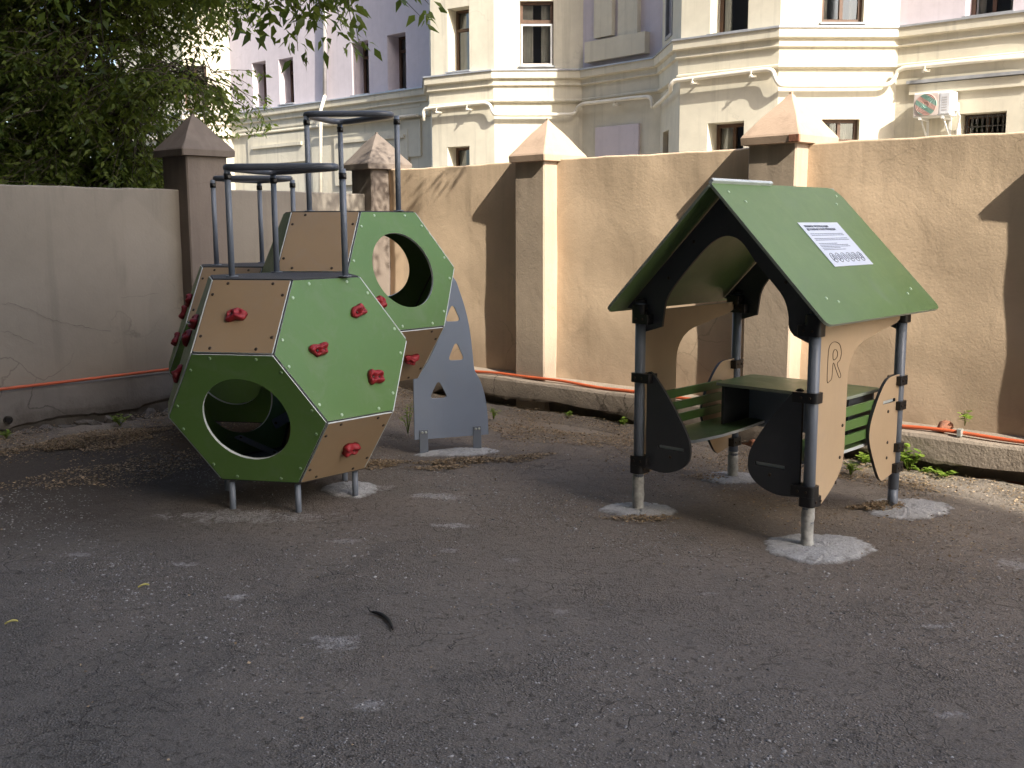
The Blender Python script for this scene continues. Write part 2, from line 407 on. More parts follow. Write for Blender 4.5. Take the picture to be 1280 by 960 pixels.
# ================================================================== GROUND
def ground_material():
    k = NT('worn_asphalt'); v = k.coord('Object')
    a = k.noise(v, .55, 6, .6, .6); b = k.noise(v, 3.2, 6, .65, .3); f = k.noise(v, 38, 5, .7); g = k.noise(v, 170, 3, .7)
    c = k.mix(k.rng(a, .3, .7), (.122, .110, .098), (.182, .165, .147))
    c = k.mix(k.rng(b, .4, .75, 0, .55), c, (.215, .19, .168))
    # pale aggregate showing through
    ag = k.voro(v, 85, 'F1'); agc = k.voro(v, 85, 'F1', 'Color')
    sx = k.n('ShaderNodeSeparateColor'); k.l(agc, sx.inputs[0])
    wear = k.rng(k.noise(v, 1.3, 5, .65, .4), .42, .62)
    pm = k.math('MULTIPLY', k.rng(ag, .18, .34, 1, 0), k.rng(sx.outputs[0], .66, .9))
    pm = k.math('MULTIPLY', pm, k.rng(wear, 0, 1, .15, .85))
    # every stone its own grey, dark binder in between
    vg = k.math('MULTIPLY', sx.outputs[1], sx.outputs[1])
    c = k.mix(k.math('MULTIPLY', vg, k.rng(wear, 0, 1, .25, .6)), c, (.22, .21, .20))
    ae = k.voro(v, 85, 'DISTANCE_TO_EDGE')
    c = k.mix(k.math('MULTIPLY', k.rng(ae, .02, .11, 1, 0), k.rng(wear, 0, 1, .3, .75)), c, (.050, .047, .046))
    c = k.mix(pm, c, (.33, .31, .29))
    c = k.mix(k.rng(g, .52, .75, 0, .55), c, (.030, .028, .027))
    pits = k.rng(k.noise(v, 22, 6, .8), .57, .70, 0, .8)
    c = k.mix(k.math('MULTIPLY', pits, k.rng(wear, 0, 1, .3, 1)), c, (.032, .030, .029))
    # dust: brown and pale towards the wall and under the play equipment
    sp = k.n('ShaderNodeSeparateXYZ'); k.l(v, sp.inputs[0])
    X, Y = sp.outputs[0], sp.outputs[1]
    dd = k.math('ADD', k.math('MULTIPLY', X, N1.x), k.math('MULTIPLY', Y, N1.y))       # distance towards the long wall
    dn = k.math('ADD', dd, k.rng(b, 0, 1, -1.0, 1.0)); dn = k.math('ADD', dn, k.rng(a, 0, 1, -1.3, 1.3))
    c = k.mix(k.rng(dn, 1.4, 5.2, 0, .72), c, (.235, .192, .152))
    stn = k.noise(v, 1.9, 6, .7, 1.0)
    c = k.mix(k.rng(stn, .55, .70, 0, .45), c, (.085, .077, .072))
    c = k.mix(k.rng(dn, 5.4, 6.8, 0, .6), c, (.37, .325, .27))
    # leaf dirt plus tree shade put into the colour, left and round the climber
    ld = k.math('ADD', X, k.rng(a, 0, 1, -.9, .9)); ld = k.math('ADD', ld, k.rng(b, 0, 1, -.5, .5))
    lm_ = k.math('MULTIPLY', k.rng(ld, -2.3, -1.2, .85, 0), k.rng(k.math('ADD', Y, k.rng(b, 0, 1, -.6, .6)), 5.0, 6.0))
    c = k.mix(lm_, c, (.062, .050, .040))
    # lime and cement splashes, each with its own ragged shape
    tot = None; rag = k.math('ADD', k.rng(k.noise(v, 9, 7, .8, .8), .25, .75, -1.0, 1.0), k.rng(k.noise(v, 34, 5, .8), .3, .7, -.35, .35))
    for (px, py, rx, ry, st) in ((545,620,.20,.10,.8),(565,657,.15,.055,.75),(296,746,.075,.045,.8),(420,803,.15,.09,.62),(462,882,.07,.06,.55),
                                 (100,694,.09,.045,.5),(228,705,.09,.045,.55),(1168,783,.10,.035,.6),(1272,706,.15,.12,.6),(640,700,.06,.04,.4),(560,688,.06,.04,.45),
                                 (430,676,.10,.05,.4),(300,645,.55,.18,.62),(700,765,.05,.05,.3),(885,742,.06,.03,.35),(1188,893,.07,.04,.5),(455,610,.2,.09,.6)):
        p = on_z(px, py)
        sc = k.n('ShaderNodeVectorMath', operation='SUBTRACT'); k.l(v, sc.inputs[0]); sc.inputs[1].default_value = (p.x, p.y, 0)
        s2 = k.n('ShaderNodeVectorMath', operation='MULTIPLY'); k.l(sc.outputs[0], s2.inputs[0]); s2.inputs[1].default_value = (1/rx, 1/ry, 0)
        ln = k.n('ShaderNodeVectorMath', operation='LENGTH'); k.l(s2.outputs[0], ln.inputs[0])
        q = k.math('ADD', ln.outputs['Value'], rag)
        q = k.rng(q, .40, .85, st*.8, 0)
        tot = q if tot is None else k.math('MAXIMUM', tot, q)
    tot = k.math('MULTIPLY', tot, k.rng(f, .36, .56, .0, 1))
    c = k.mix(tot, c, (.52, .51, .50))
    # cracks
    w = k.n('ShaderNodeTexNoise'); k.l(v, w.inputs['Vector']); w.inputs['Scale'].default_value = 3.5; w.inputs['Detail'].default_value = 6
    wm = k.n('ShaderNodeVectorMath', operation='MULTIPLY_ADD'); k.l(w.outputs[1], wm.inputs[0]); wm.inputs[1].default_value = (.42, .42, .42); k.l(v, wm.inputs[2])
    e = k.voro(wm.outputs[0], 2.6, 'DISTANCE_TO_EDGE')
    cm = k.math('MULTIPLY', k.rng(e, .0, .008, 1, 0), k.rng(k.noise(v, 1.1, 3), .50, .66, 0, .5))
    c = k.mix(cm, c, (.022, .02, .02))
    e2 = k.voro(wm.outputs[0], 5.5, 'DISTANCE_TO_EDGE')
    cm2 = k.math('MULTIPLY', k.rng(e2, .0, .03, 1, 0), k.rng(k.noise(v, 1.7, 3), .52, .66, 0, .5))
    c = k.mix(cm2, c, (.03, .028, .027))
    h = k.math('ADD', k.math('MULTIPLY', f, .9), k.math('MULTIPLY', g, .35))
    h = k.math('ADD', h, k.math('MULTIPLY', k.rng(ag, 0, .5, 1, 0), k.rng(wear, 0, 1, .12, .75)))
    h = k.math('SUBTRACT', h, k.math('MULTIPLY', cm, 1.5)); h = k.math('SUBTRACT', h, cm2)
    h = k.math('SUBTRACT', h, k.math('MULTIPLY', pits, .9))
    n = k.bump(h, 1.0, .018)
    n = k.bump(b, .35, .05, n)
    k.bsdf(c, k.rng(f, .3, .7, .72, .95), n, 0, .35); return k.m
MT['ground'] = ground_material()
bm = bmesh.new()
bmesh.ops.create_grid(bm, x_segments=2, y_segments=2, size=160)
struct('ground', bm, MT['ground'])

# strip of soil banked up along the wall
def soil_strip(name, A, B, dirn, width, h, seed, m):
    rr = np.random.default_rng(seed); bm = bmesh.new()
    L = (B-A).length; nx = int(L/.06); ny = 14; ax = (B-A).normalized()
    ph = rr.uniform(0, 6, 12)
    def hh(x, y): return .5+.22*sin(x*2.1+ph[0])+.16*sin(x*5.3+ph[1])*sin(y*7+ph[2])+.10*sin(x*13+ph[3]+y*5)+.06*sin(x*31+ph[4])*sin(y*27+ph[5])
    g = []
    for i in range(nx+1):
        x = L*i/nx; wd = width*(.75+.35*sin(x*1.3+ph[6])*sin(x*.7+ph[7])+.08*sin(x*6+ph[8]))
        g.append([])
        for j in range(ny+1):
            y = j/ny
            z = h*hh(x, y)*(1-y)**.7*(.6+.4*rr.random()) + (.004 if j < ny else -.006)
            p = A + ax*x + dirn*(wd*y) + Vector((0, 0, z)); g[-1].append(bm.verts.new(p))
    for i in range(nx):
        for j in range(ny):
            f = bm.faces.new((g[i][j], g[i][j+1], g[i+1][j+1], g[i+1][j])); f.smooth = True
    bmesh.ops.recalc_face_normals(bm, faces=bm.faces)
    for f in bm.faces:
        if f.normal.z < 0: f.normal_flip()
    return struct(name, bm, m)
k = NT('dusty_soil'); v = k.coord()
c = k.mix(k.rng(k.noise(v, 3, 6, .65), .3, .7), (.15, .13, .11), (.30, .26, .215)); c = k.mix(k.rng(k.noise(v, 40, 4), .5, .75, 0, .6), c, (.29, .25, .20))
k.bsdf(c, .95, k.bump(k.noise(v, 45, 5, .7), .9, .02), 0, .2); MT['soil'] = k.m
soil_strip('soil_strip', W(-.2, -.19), W(9.4, -.19), -N1, .45, .05, 3, MT['soil'])
soil_strip('soil_strip', W(.05, 0), W(.05, -7), D1, .55, .06, 4, MT['soil'])

# ================================================================== COURTYARD WALL
def wall_run(name, label, s_axis, n_in, origin, L, top, mat, seed, po=.235, phh=.275, pmat='plinth'):
    """plaster wall; local x along, y towards the yard, slightly uneven face and top"""
    t = thing(name, label, 'wall', origin, math.atan2(s_axis.y, s_axis.x))
    rr = np.random.default_rng(seed); ph = rr.uniform(0, 6, 12)
    sgn = 1 if Vector((-s_axis.y, s_axis.x, 0)).dot(n_in) > 0 else -1
    bm = bmesh.new(); nx = int(L/.09); nz = 26
    def off(x, z): return .006*sin(x*3.1+ph[0])*sin(z*2.7+ph[1])+.004*sin(x*7.3+ph[2]+z*3)+.003*sin(z*9+ph[3]+x*2)+.0015*sin(x*19+ph[4])*sin(z*17+ph[5])
    def tz(x): return top+.004*sin(x*2.3+ph[6])+.0025*sin(x*9+ph[7])+.002*sin(x*23+ph[8])
    F = []; 
    for i in range(nx+1):
        x = L*i/nx; col = []
        for j in range(nz+1):
            z = tz(x)*(j/nz if j != nz-1 else .996); col.append(bm.verts.new((x, sgn*off(x, z), z)))
        col.append(bm.verts.new((x, sgn*-.012, tz(x)+.008)))
        col.append(bm.verts.new((x, sgn*-.238, tz(x)+.008)))
        col.append(bm.verts.new((x, sgn*-.25, 0)))
        F.append(col)
    for a, b in zip(F, F[1:]):
        for j in range(len(a)-1):
            f = bm.faces.new((a[j], b[j], b[j+1], a[j+1]) if sgn < 0 else (b[j], a[j], a[j+1], b[j+1])); f.smooth = j < nz
    bm.faces.new(F[0]); bm.faces.new(list(reversed(F[-1])))
    obj('plaster_face', bm, mat, t)
    # plinth with a ragged lower edge
    bm = bmesh.new(); F = []
    nx = int(L/.05)
    for i in range(nx+1):
        x = L*i/nx
        lo = .07+.035*sin(x*1.7+ph[9])+.02*sin(x*5+ph[10])+.022*rr.random()+(.03 if sin(x*3.3+ph[11]) > .7 else 0)
        w = .012*sin(x*4+ph[1])
        pr = [(.0, .01), (max(.01, po-.15)+w*.5, .0), (max(.012, po-.14)+w*.5, lo*.8), (po+w*.4, lo), (po+.005+w*.3, phh*.45+.01*sin(x*6)), (po+w*.2, phh-.02), (po-.01, phh+.004*sin(x*8)), (-.01, phh+.03 if po > .1 else phh+.006)]
        F.append([bm.verts.new((x, sgn*y, z)) for y, z in pr])
    for a, b in zip(F, F[1:]):
        for j in range(len(a)-1):
            f = bm.faces.new((a[j], b[j], b[j+1], a[j+1]) if sgn < 0 else (b[j], a[j], a[j+1], b[j+1]))
    obj('plinth', bm, MT[pmat], t)
    return t
# long sunlit wall: local y of the run points beyond the wall, so the yard side is -y
wall_run('courtyard_wall', 'long sunlit tan plaster wall behind the green roofed playhouse', D1, -N1, W(.16, 0), 9.6, 2.213, MT['tan'], 21)
k = NT('shaded_wall_plaster')
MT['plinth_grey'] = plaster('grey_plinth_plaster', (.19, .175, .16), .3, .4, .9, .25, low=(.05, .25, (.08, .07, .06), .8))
MT['leftwall'] = plaster('shaded_wall_plaster', (.27, .24, .20), .3, .16, .6, .09, low=(.3, .75, (.30, .25, .2), .4))  # same paint as the sunlit wall, shade put into the colour
wall_run('courtyard_wall', 'shaded plaster wall under the tree at the left', -N1, D1, W(0, -.19), 7.6, 1.974, MT['leftwall'], 22, .035, .375, 'plinth_grey')

# wandering cracks in the left wall, cut as thin grooves lying on its face
def crack(name, pts, wd, parent):
    bm = bmesh.new(); rr = random.Random(len(pts)+int(pts[0][0]))
    P = [on_plane(x, y, W(0, 0)+D1*.0105, D1) for x, y in pts]
    Q = []
    for a, b in zip(P, P[1:]):
        for k in range(5): Q.append(a.lerp(b, k/5)+Vector((0, 0, rr.uniform(-.008, .008)))+N1*rr.uniform(-.006, .006))
    Q.append(P[-1])
    vs = []
    for i, q in enumerate(Q):
        t = (Q[min(i+1, len(Q)-1)]-Q[max(0, i-1)]).normalized(); n = D1.cross(t).normalized()
        w = wd*(.3+.7*rr.random())*(1 if 0 < i < len(Q)-1 else .1)
        vs.append((bm.verts.new(q+n*w), bm.verts.new(q-n*w)))
    for a, b in zip(vs, vs[1:]): bm.faces.new((a[0], b[0], b[1], a[1]))
    obj('crack', bm, MT['crack'], parent, world_space=True)
MT['crack'] = simple('crack_dark', (.15, .13, .11), .95, .3, 30, .1, 60)
LW = [o for o in COL.objects if o.name.startswith('courtyard_wall')][-1]
crack('crack', [(0,379),(18,380),(40,387),(58,398),(80,404),(100,407),(118,411),(140,414)], .0028, LW)
crack('crack', [(0,413),(15,416),(30,424),(45,430)], .0022, LW)
crack('crack', [(150,372),(175,371),(200,366)], .0018, LW)

def make_pillar(name, label, s, t, w=.37, d=.46, yaw=0, cap_w=.46, cap_d=.54, zc=2.20, tall=.385, mat=None, capmat=None, seed=0, tint=None, left=False, group='plaster gate pillars'):
    base = W(s, t); ang = WA + yaw
    o = thing(name, label, 'pillar', base, ang, 'capped plaster pillars of the courtyard wall')
    rr = random.Random(seed)
    bm = bmesh.new(); loops = []
    for i in range(8):
        z = (zc+.01)*i/7; e = [rr.uniform(-.0012, .0012) for _ in range(8)]
        a, b = w/2, d/2
        c = .012
        loops.append([(-a+c+e[0], -b+e[1], z), (a-c+e[2], -b+e[3], z), (a+e[2], -b+c+e[3], z), (a+e[4], b-c+e[5], z), (a-c+e[4], b+e[5], z), (-a+c+e[6], b+e[7], z), (-a+e[6], b-c+e[7], z), (-a+e[0], -b+c+e[1], z)])
    loft(bm, loops); obj('shaft', bm, mat or MT['pinkish'], o)
    bm = bmesh.new(); a, b = cap_w/2, cap_d/2
    def sq(a, b, z, c=.01): return [(-a+c, -b, z), (a-c, -b, z), (a, -b+c, z), (a, b-c, z), (a-c, b, z), (-a+c, b, z), (-a, b-c, z), (-a, -b+c, z)]
    L = [sq(a*.9, b*.9, zc), sq(a-.004, b-.004, zc+.004), sq(a, b, zc+.055), sq(a-.008, b-.008, zc+.07)]
    for q in (.2, .4, .6, .8, .95): L.append(sq((a-.008)*(1-q)+.004*sin(q*9+seed), (b-.008)*(1-q)+.004*cos(q*7+seed), zc+.07+(tall-.07)*q, .006*(1-q)))
    L.append(sq(.012, .012, zc+tall, .004))
    loft(bm, L); obj('cap', bm, capmat or MT['cap'], o)
    return o
make_pillar('wall_pillar', 'shaded brown plaster pillar with pyramid cap standing in the left wall beside the tree', -.05, -2.06, .42, .40, cap_w=.52, cap_d=.52, zc=2.26, tall=.38, mat=MT['brown_shaded'], capmat=MT['brown_shaded'], seed=1)
make_pillar('wall_pillar', 'plaster pillar with dappled pyramid cap in the wall corner behind the climbing frame rail', -.04, .02, .38, .40, R(-6), cap_w=.50, cap_d=.54, zc=2.22, tall=.385, mat=MT['brown_shaded'], capmat=MT['brown_shaded'], seed=2)
make_pillar('wall_pillar', 'sunlit capped plaster pillar between the climbing frame and the playhouse', 2.255, .08, .37, .46, R(-3.5), zc=2.20, seed=3)
p4 = make_pillar('wall_pillar', 'capped plaster pillar behind the playhouse roof with bare red brick showing at its cap', 4.62, .08, .40, .46, R(-3), cap_w=.50, zc=2.22, seed=4)
bm = bmesh.new(); add_box(bm, (.20, -.262, 2.252), (.085, .02, .052)); obj('exposed_brick', bm, MT['brick'], p4, bevel=.004)
make_pillar('wall_pillar', 'capped plaster pillar beyond the right edge that throws a shadow on the long wall', 6.97, .08, .40, .46, cap_w=.50, zc=2.22, seed=5)

# orange conduit along both walls
def conduit(label, pts, name='orange_conduit'):
    bm = bmesh.new(); add_tube(bm, pts, .0125, 10)
    return tag(obj(name, bm, MT['orange']), label, 'conduit')
pts = []
for i in range(160):
    s = .3+9*i/159
    pts.append(W(s, -.178-.010*sin(s*1.9)-.006*sin(s*5.1), .302+.006*sin(s*3.3)+.004*sin(s*7.7)))
conduit('orange cable conduit lying on the ledge of the sunlit wall', pts)
pts = []
for i in range(120):
    t = -.3-7.1*i/119
    pts.append(W(.05+.004*sin(t*4), t, .405+.006*sin(t*2.1)))
cnd = conduit('orange cable conduit clipped along the shaded left wall', pts)
bm = bmesh.new(); p = W(6.06, -.185, .312); add_box(bm, p, (.03, .04, .05), WA); o = obj('conduit_clip', bm, MT['zinc'], None, bevel=.004)
tag(o, 'small grey clip on the orange conduit at the right', 'clip')
bm = bmesh.new(); add_lump(bm, W(5.93, -.11, .318), (.055, .045, .04), 5); tag(obj('rubble_stone', bm, MT['brick'], None), 'brown stone on the wall ledge beside the conduit', 'stone')

# broken drain pipe end in the left plinth
q = on_plane(10, 525, W(.05, 0), D1)
bm = bmesh.new(); add_tube(bm, [q-D1*.06, q+D1*.012], .032, 20, cap=False); add_tube(bm, [q-D1*.05, q+D1*.008], .022, 20)
tag(obj('drain_pipe', bm, MT['black']), 'black drain pipe end sticking out of the shaded left plinth', 'pipe')

# ================================================================== APARTMENT HOUSE BEYOND THE WALL
Z0, ZC, ZT = 0.0, 4.7, 13.5
ledge = [(-11.75, 31.58), (-8.89, 28.86), (-7.69, 29.11), (-4.69, 26.28), (-1.94, 23.69), (-1.80, 22.16), (-.38, 21.17), (1.36, 21.17), (1.86, 20.60), (2.62, 19.73), (2.69, 17.95), (4.16, 16.74), (6.04, 16.80), (7.43, 15.62), (10.9, 12.4)]
LP = [Vector((x, y, 0)) for x, y in ledge]
def offset_line(P, d):
    out = []
    for i, p in enumerate(P):
        ns = []
        for a, b in ((i-1, i), (i, i+1)):
            if a >= 0 and b < len(P):
                t = (P[b]-P[a]).normalized(); ns.append(Vector((-t.y, t.x, 0)))
        if len(ns) == 1: out.append(p+ns[0]*d)
        else:
            m = (ns[0]+ns[1]); m = m*(d/ max(.25, (1+ns[0].dot(ns[1])))); out.append(p+m)
    return out
WP = offset_line(LP, .16)
# facets: index in WP, label
FAC = {'far': 0, 'splay_left': 1, 'wing': 2, 'wing2': 3, 'ret_a': 4, 'bay_a': 5, 'splay_a': 6, 'main_a': 7, 'main_b': 8, 'ret_b': 9, 'bay_b': 10, 'splay_b': 11, 'main_c': 12, 'main_d': 13}
def fac_frame(i):
    a, b = WP[i], WP[i+1]; x = (b-a).normalized(); n = Vector((x.y, -x.x, 0))   # n faces the yard
    return a, b, x, n
def fac_xy(i, px, py, off=0):
    a, b, x, n = fac_frame(i); q = on_plane(px, py, a+n*off, n); return (q-a).dot(x), q.z
def fac_rect(i, x0, x1, y0, y1):
    ym = (y0+y1)/2; xm = (x0+x1)/2
    return fac_xy(i, x0, ym)[0], fac_xy(i, x1, ym)[0], fac_xy(i, xm, y1)[1], fac_xy(i, xm, y0)[1]
house = thing('apartment_house', 'cream and lilac apartment house with angular bays and a long cornice beyond the wall', 'building', (0, 20, 0))
UP = Vector((0, 0, 1))
def wall_holes(i, z0, z1, ops, mat, depth=.3):
    a, b, x, n = fac_frame(i); L = (b-a).length
    xs = sorted({0, L, *[o[0] for o in ops], *[o[1] for o in ops]}); zs = sorted({z0, z1, *[o[2] for o in ops], *[o[3] for o in ops]})
    bm = bmesh.new(); P = lambda u, z, d=0: bm.verts.new(a+x*u+UP*z-n*d)
    for u0, u1 in zip(xs, xs[1:]):
        for w0, w1 in zip(zs, zs[1:]):
            if any(o[0] <= (u0+u1)/2 <= o[1] and o[2] <= (w0+w1)/2 <= o[3] for o in ops): continue
            bm.faces.new((P(u0, w0), P(u1, w0), P(u1, w1), P(u0, w1)))
    for o in ops:
        u0, u1, w0, w1 = o[:4]; dp = o[4] if len(o) > 4 else depth
        c = [(u0, w0), (u1, w0), (u1, w1), (u0, w1)]
        for k in range(4):
            p, q = c[k], c[(k+1) % 4]
            bm.faces.new((P(*q), P(*p), P(*p, dp), P(*q, dp)))
    return obj('wall', bm, mat, house, world_space=True)
def make_window(i, o, mull=1, transom=.66, frame_mat='winframe', curtain=.5, grille=False, sill=True, blind=False):
    a, b, x, n = fac_frame(i); u0, u1, w0, w1 = o[:4]; dp = o[4]
    m = frame(a+x*u0+UP*w0-n*(dp-.07), x, UP, n); Wd, H = u1-u0, w1-w0; fb = min(.07, Wd*.09)
    bm = bmesh.new(); t = .06
    for lo, hi in (((0, 0), (fb, H)), ((Wd-fb, 0), (Wd, H)), ((fb, 0), (Wd-fb, fb)), ((fb, H-fb), (Wd-fb, H))): box_between(bm, (*lo, -t), (*hi, 0), m)
    if transom: box_between(bm, (fb, H*transom-fb*.55, -t), (Wd-fb, H*transom+fb*.55, .006), m)
    for k in range(mull):
        c = Wd*(k+1)/(mull+1); box_between(bm, (c-fb*.45, fb, -t), (c+fb*.45, H-fb, .004), m)
    w = obj('window', bm, MT[frame_mat], house, world_space=True)
    bm = bmesh.new(); bm.faces.new([bm.verts.new(m @ Vector(p)) for p in ((fb*.5, fb*.5, -.03), (Wd-fb*.5, fb*.5, -.03), (Wd-fb*.5, H-fb*.5, -.03), (fb*.5, H-fb*.5, -.03))])
    obj('pane', bm, MT['glass'], w, world_space=True)
    bm = bmesh.new(); bm.faces.new([bm.verts.new(m @ Vector(p)) for p in ((-.3, -.3, -.9), (Wd+.3, -.3, -.9), (Wd+.3, H+.3, -.9), (-.3, H+.3, -.9))])
    obj('dim_interior', bm, MT['room'], w, world_space=True)
    if curtain:
        bm = bmesh.new(); 
        for c0, c1 in ((0, curtain*.5), (1-curtain*.45, 1)):
            prev = None; N = 26
            for q in range(N+1):
                u = Wd*(c0+(c1-c0)*q/N); z = -.16+.02*sin(q*1.9)
                cur = (bm.verts.new(m @ Vector((u, .02, z))), bm.verts.new(m @ Vector((u, H-.03, z))))
                if prev: f = bm.faces.new((prev[0], cur[0], cur[1], prev[1])); f.smooth = True
                prev = cur
        obj('curtain', bm, MT['curtain'], w, world_space=True)
    if sill:
        bm = bmesh.new(); box_between(bm, (-.03, -.035, .0), (Wd+.03, -.004, dp-.01), m); obj('sill', bm, MT['flash'], w, world_space=True)
    if grille:
        bm = bmesh.new(); N = 9
        for q in range(N):
            c = Wd*(q+.5)/N; add_tube(bm, [m @ Vector((c, .02, .02)), m @ Vector((c, H-.02, .02))], .008, 6)
        for q in range(N-1):
            c = Wd*(q+1)/N
            for zc_, s_ in ((H*.72, 1), (H*.3, -1)):
                add_tube(bm, [m @ Vector((c+.05*cos(th), zc_+.085*sin(th)*s_, .022)) for th in np.linspace(0, 2*pi, 15)[:-1]], .006, 5, closed=True)
        for zc_ in (.04, H*.52, H-.04): add_tube(bm, [m @ Vector((0, zc_, .02)), m @ Vector((Wd, zc_, .02))], .007, 6)
        obj('grille', bm, MT['iron'], w, world_space=True)
    return w

RD = .34
wins = {}   # facet -> list of (opening, kwargs)
def win(fac, x0, x1, y0, y1, dp=RD, **kw):
    i = FAC[fac]; r = (*fac_rect(i, x0, x1, y0, y1), dp); wins.setdefault(i, []).append((r, kw)); return r
win('splay_left', 230.5, 259, 82, 138, .16, mull=1, transom=.7, curtain=1.0)
win('far', 176, 191, 84, 128, .25, mull=0, transom=.7)
win('wing', 316, 333, 77, 133.5, .42, mull=0, transom=.72)
win('wing', 349, 367, 72.5, 129.5, .42, mull=0, transom=.72)
win('wing2', 440, 461, 51.5, 118, .42, mull=0, transom=.74)
win('wing2', 484.5, 507.5, 42, 112, .42, mull=0, transom=.74)
win('bay_a', 559.6, 586.6, 9, 88.5, .36, mull=0, transom=.68, curtain=.9)
win('bay_a', 559.5, 587, 183, 222, .36, mull=0, transom=0, curtain=.5)
win('splay_a', 650, 692, 1, 82, .16, mull=0, transom=.69, curtain=.8)
win('ret_b', 833, 841, -14, 47, .05, mull=0, transom=0, curtain=0, frame_mat='flash', sill=False)
win('ret_b', 828.5, 835.5, 164, 199, .16, mull=0, transom=0, curtain=0)
win('bay_b', 888.5, 936, -55, 39.5, .40, mull=0, transom=0, curtain=.4)
win('bay_b', 884, 929.5, 152.5, 192, .40, mull=1, transom=0, curtain=.7)
win('splay_b', 1028.5, 1081, -55, 28, .16, mull=1, transom=.6, curtain=.5)
win('splay_b', 1027, 1074, 149, 178, .16, mull=1, transom=0, curtain=.9)
win('main_c', 1209, 1268.5, -70, 16.5, .35, mull=1, transom=.6, curtain=.5)
win('main_c', 1199, 1257.5, 140.5, 172, .35, mull=1, transom=0, curtain=0, grille=True, sill=False)
LILAC = {'wing', 'wing2', 'main_a', 'main_b', 'main_c', 'main_d'}
for nm, i in FAC.items():
    ops = wins.get(i, [])
    ZL = ZC-.02
    wall_holes(i, Z0, ZL, [o for o, kw in ops if o[3] < ZL], MT['cream'])
    wall_holes(i, ZL, ZT, [o for o, kw in ops if o[3] >= ZL], MT['lilac' if nm in LILAC else 'cream'])
    for o, kw in ops: make_window(i, o, **kw)
# roof slab over the facades, so that the house is a closed block
bm = bmesh.new(); back = [p+Vector((9, 11, 0)) for p in (WP[-1], WP[0])]
loop = [p for p in WP]+[WP[-1]+Vector((6, 8, 0)), WP[0]+Vector((6, 8, 0))]
vt = [bm.verts.new(p+UP*ZT) for p in loop]; vb = [bm.verts.new(p) for p in loop]
f = bm.faces.new(vt); bmesh.ops.triangulate(bm, faces=[f])
for k_ in (len(loop)-1, len(loop)-2, len(loop)-3): bm.faces.new((vb[k_], vb[(k_+1) % len(loop)], vt[(k_+1) % len(loop)], vt[k_]))
obj('roof', bm, MT['flash'], house, world_space=True)
# cornice: stepped profile swept round the bays
def sweep(name, prof, mat):
    """prof: (out from wall, z)"""
    bm = bmesh.new(); lines = []
    for d, z in prof: lines.append([p+UP*z for p in offset_line(WP, -d)])
    rows = [[bm.verts.new(p) for p in l] for l in lines]
    for a, b in zip(rows, rows[1:]):
        for k in range(len(a)-1): bm.faces.new((a[k], a[k+1], b[k+1], b[k]))
    bmesh.ops.recalc_face_normals(bm, faces=bm.faces)
    return obj(name, bm, mat, house, world_space=True)
sweep('flashing', [(-.02, ZC+.035), (.175, ZC), (.178, ZC-.03), (.155, ZC-.03)], MT['flash'])
sweep('cornice', [(.155, ZC-.02), (.15, ZC-.165), (.12, ZC-.18), (.085, ZC-.185), (.085, ZC-.275), (.10, ZC-.285), (.10, ZC-.30), (.05, ZC-.315), (.045, ZC-.56), (.075, ZC-.575), (.075, ZC-.605), (.05, ZC-.62), (-.004, ZC-.635)], MT['cream'])
# pilaster, panel and frames on the recessed middle
def slab(name, fac, x0, x1, y0, y1, d, mat, base=0.0, bevel=.0):
    i = FAC[fac]; u0, u1, w0, w1 = fac_rect(i, x0, x1, y0, y1); a, b, x, n = fac_frame(i)
    bm = bmesh.new(); m = frame(a, x, UP, n); box_between(bm, (u0, w0, -.02), (u1, w1, base+d), m)
    return obj(name, bm, mat, house, world_space=True)
def span_slab(name, x0, x1, y0, y1, d, mat, fa='main_a', fb='main_b'):
    # a slab on the two-piece middle wall: laid on one straight line between its ends
    i, j = FAC[fa], FAC[fb]; a = WP[i]; b = WP[j+1]; x = (b-a).normalized(); n = Vector((x.y, -x.x, 0))
    q0 = on_plane(x0, (y0+y1)/2, a, n); q1 = on_plane(x1, (y0+y1)/2, a, n); ql = on_plane((x0+x1)/2, y1, a, n); qh = on_plane((x0+x1)/2, y0, a, n)
    bm = bmesh.new(); m = frame(a, x, UP, n); box_between(bm, ((q0-a).dot(x), ql.z, -.06), ((q1-a).dot(x), qh.z, d), m)
    return obj(name, bm, mat, house, world_space=True)
span_slab('pilaster_base', 737, 812, 47, 73, .14, MT['cream'])
span_slab('pilaster', 747, 769.5, -60, 46.5, .10, MT['cream'])
span_slab('pilaster', 777, 801.5, -60, 46.5, .10, MT['cream'])
span_slab('painted_panel', 746, 800, 157, 215, .05, MT['lilac'])
slab('corner_strip', 'ret_b', 819, 828, -60, 66, .03, MT['cream'])
slab('ledge', 'main_c', 1136, 1290, 95, 99, .10, MT['flash'])
slab('ledge', 'main_c', 1138, 1290, 100, 113, .05, MT['cream'])
slab('ledge', 'wing', 300, 395, 157, 160, .06, MT['cream']); slab('ledge', 'wing2', 412, 528, 137, 140, .06, MT['cream'])
slab('frieze_panel', 'wing', 312, 385, 168, 204, .05, MT['cream']); slab('ledge', 'wing', 318, 380, 180, 184, .10, MT['cream'])
slab('frieze_panel', 'wing2', 420, 512, 166, 230, .05, MT['cream']); slab('ledge', 'wing2', 425, 508, 172, 176, .09, MT['cream'])
slab('frieze_panel', 'wing2', 505, 527, 150, 196, .04, MT['cream'])
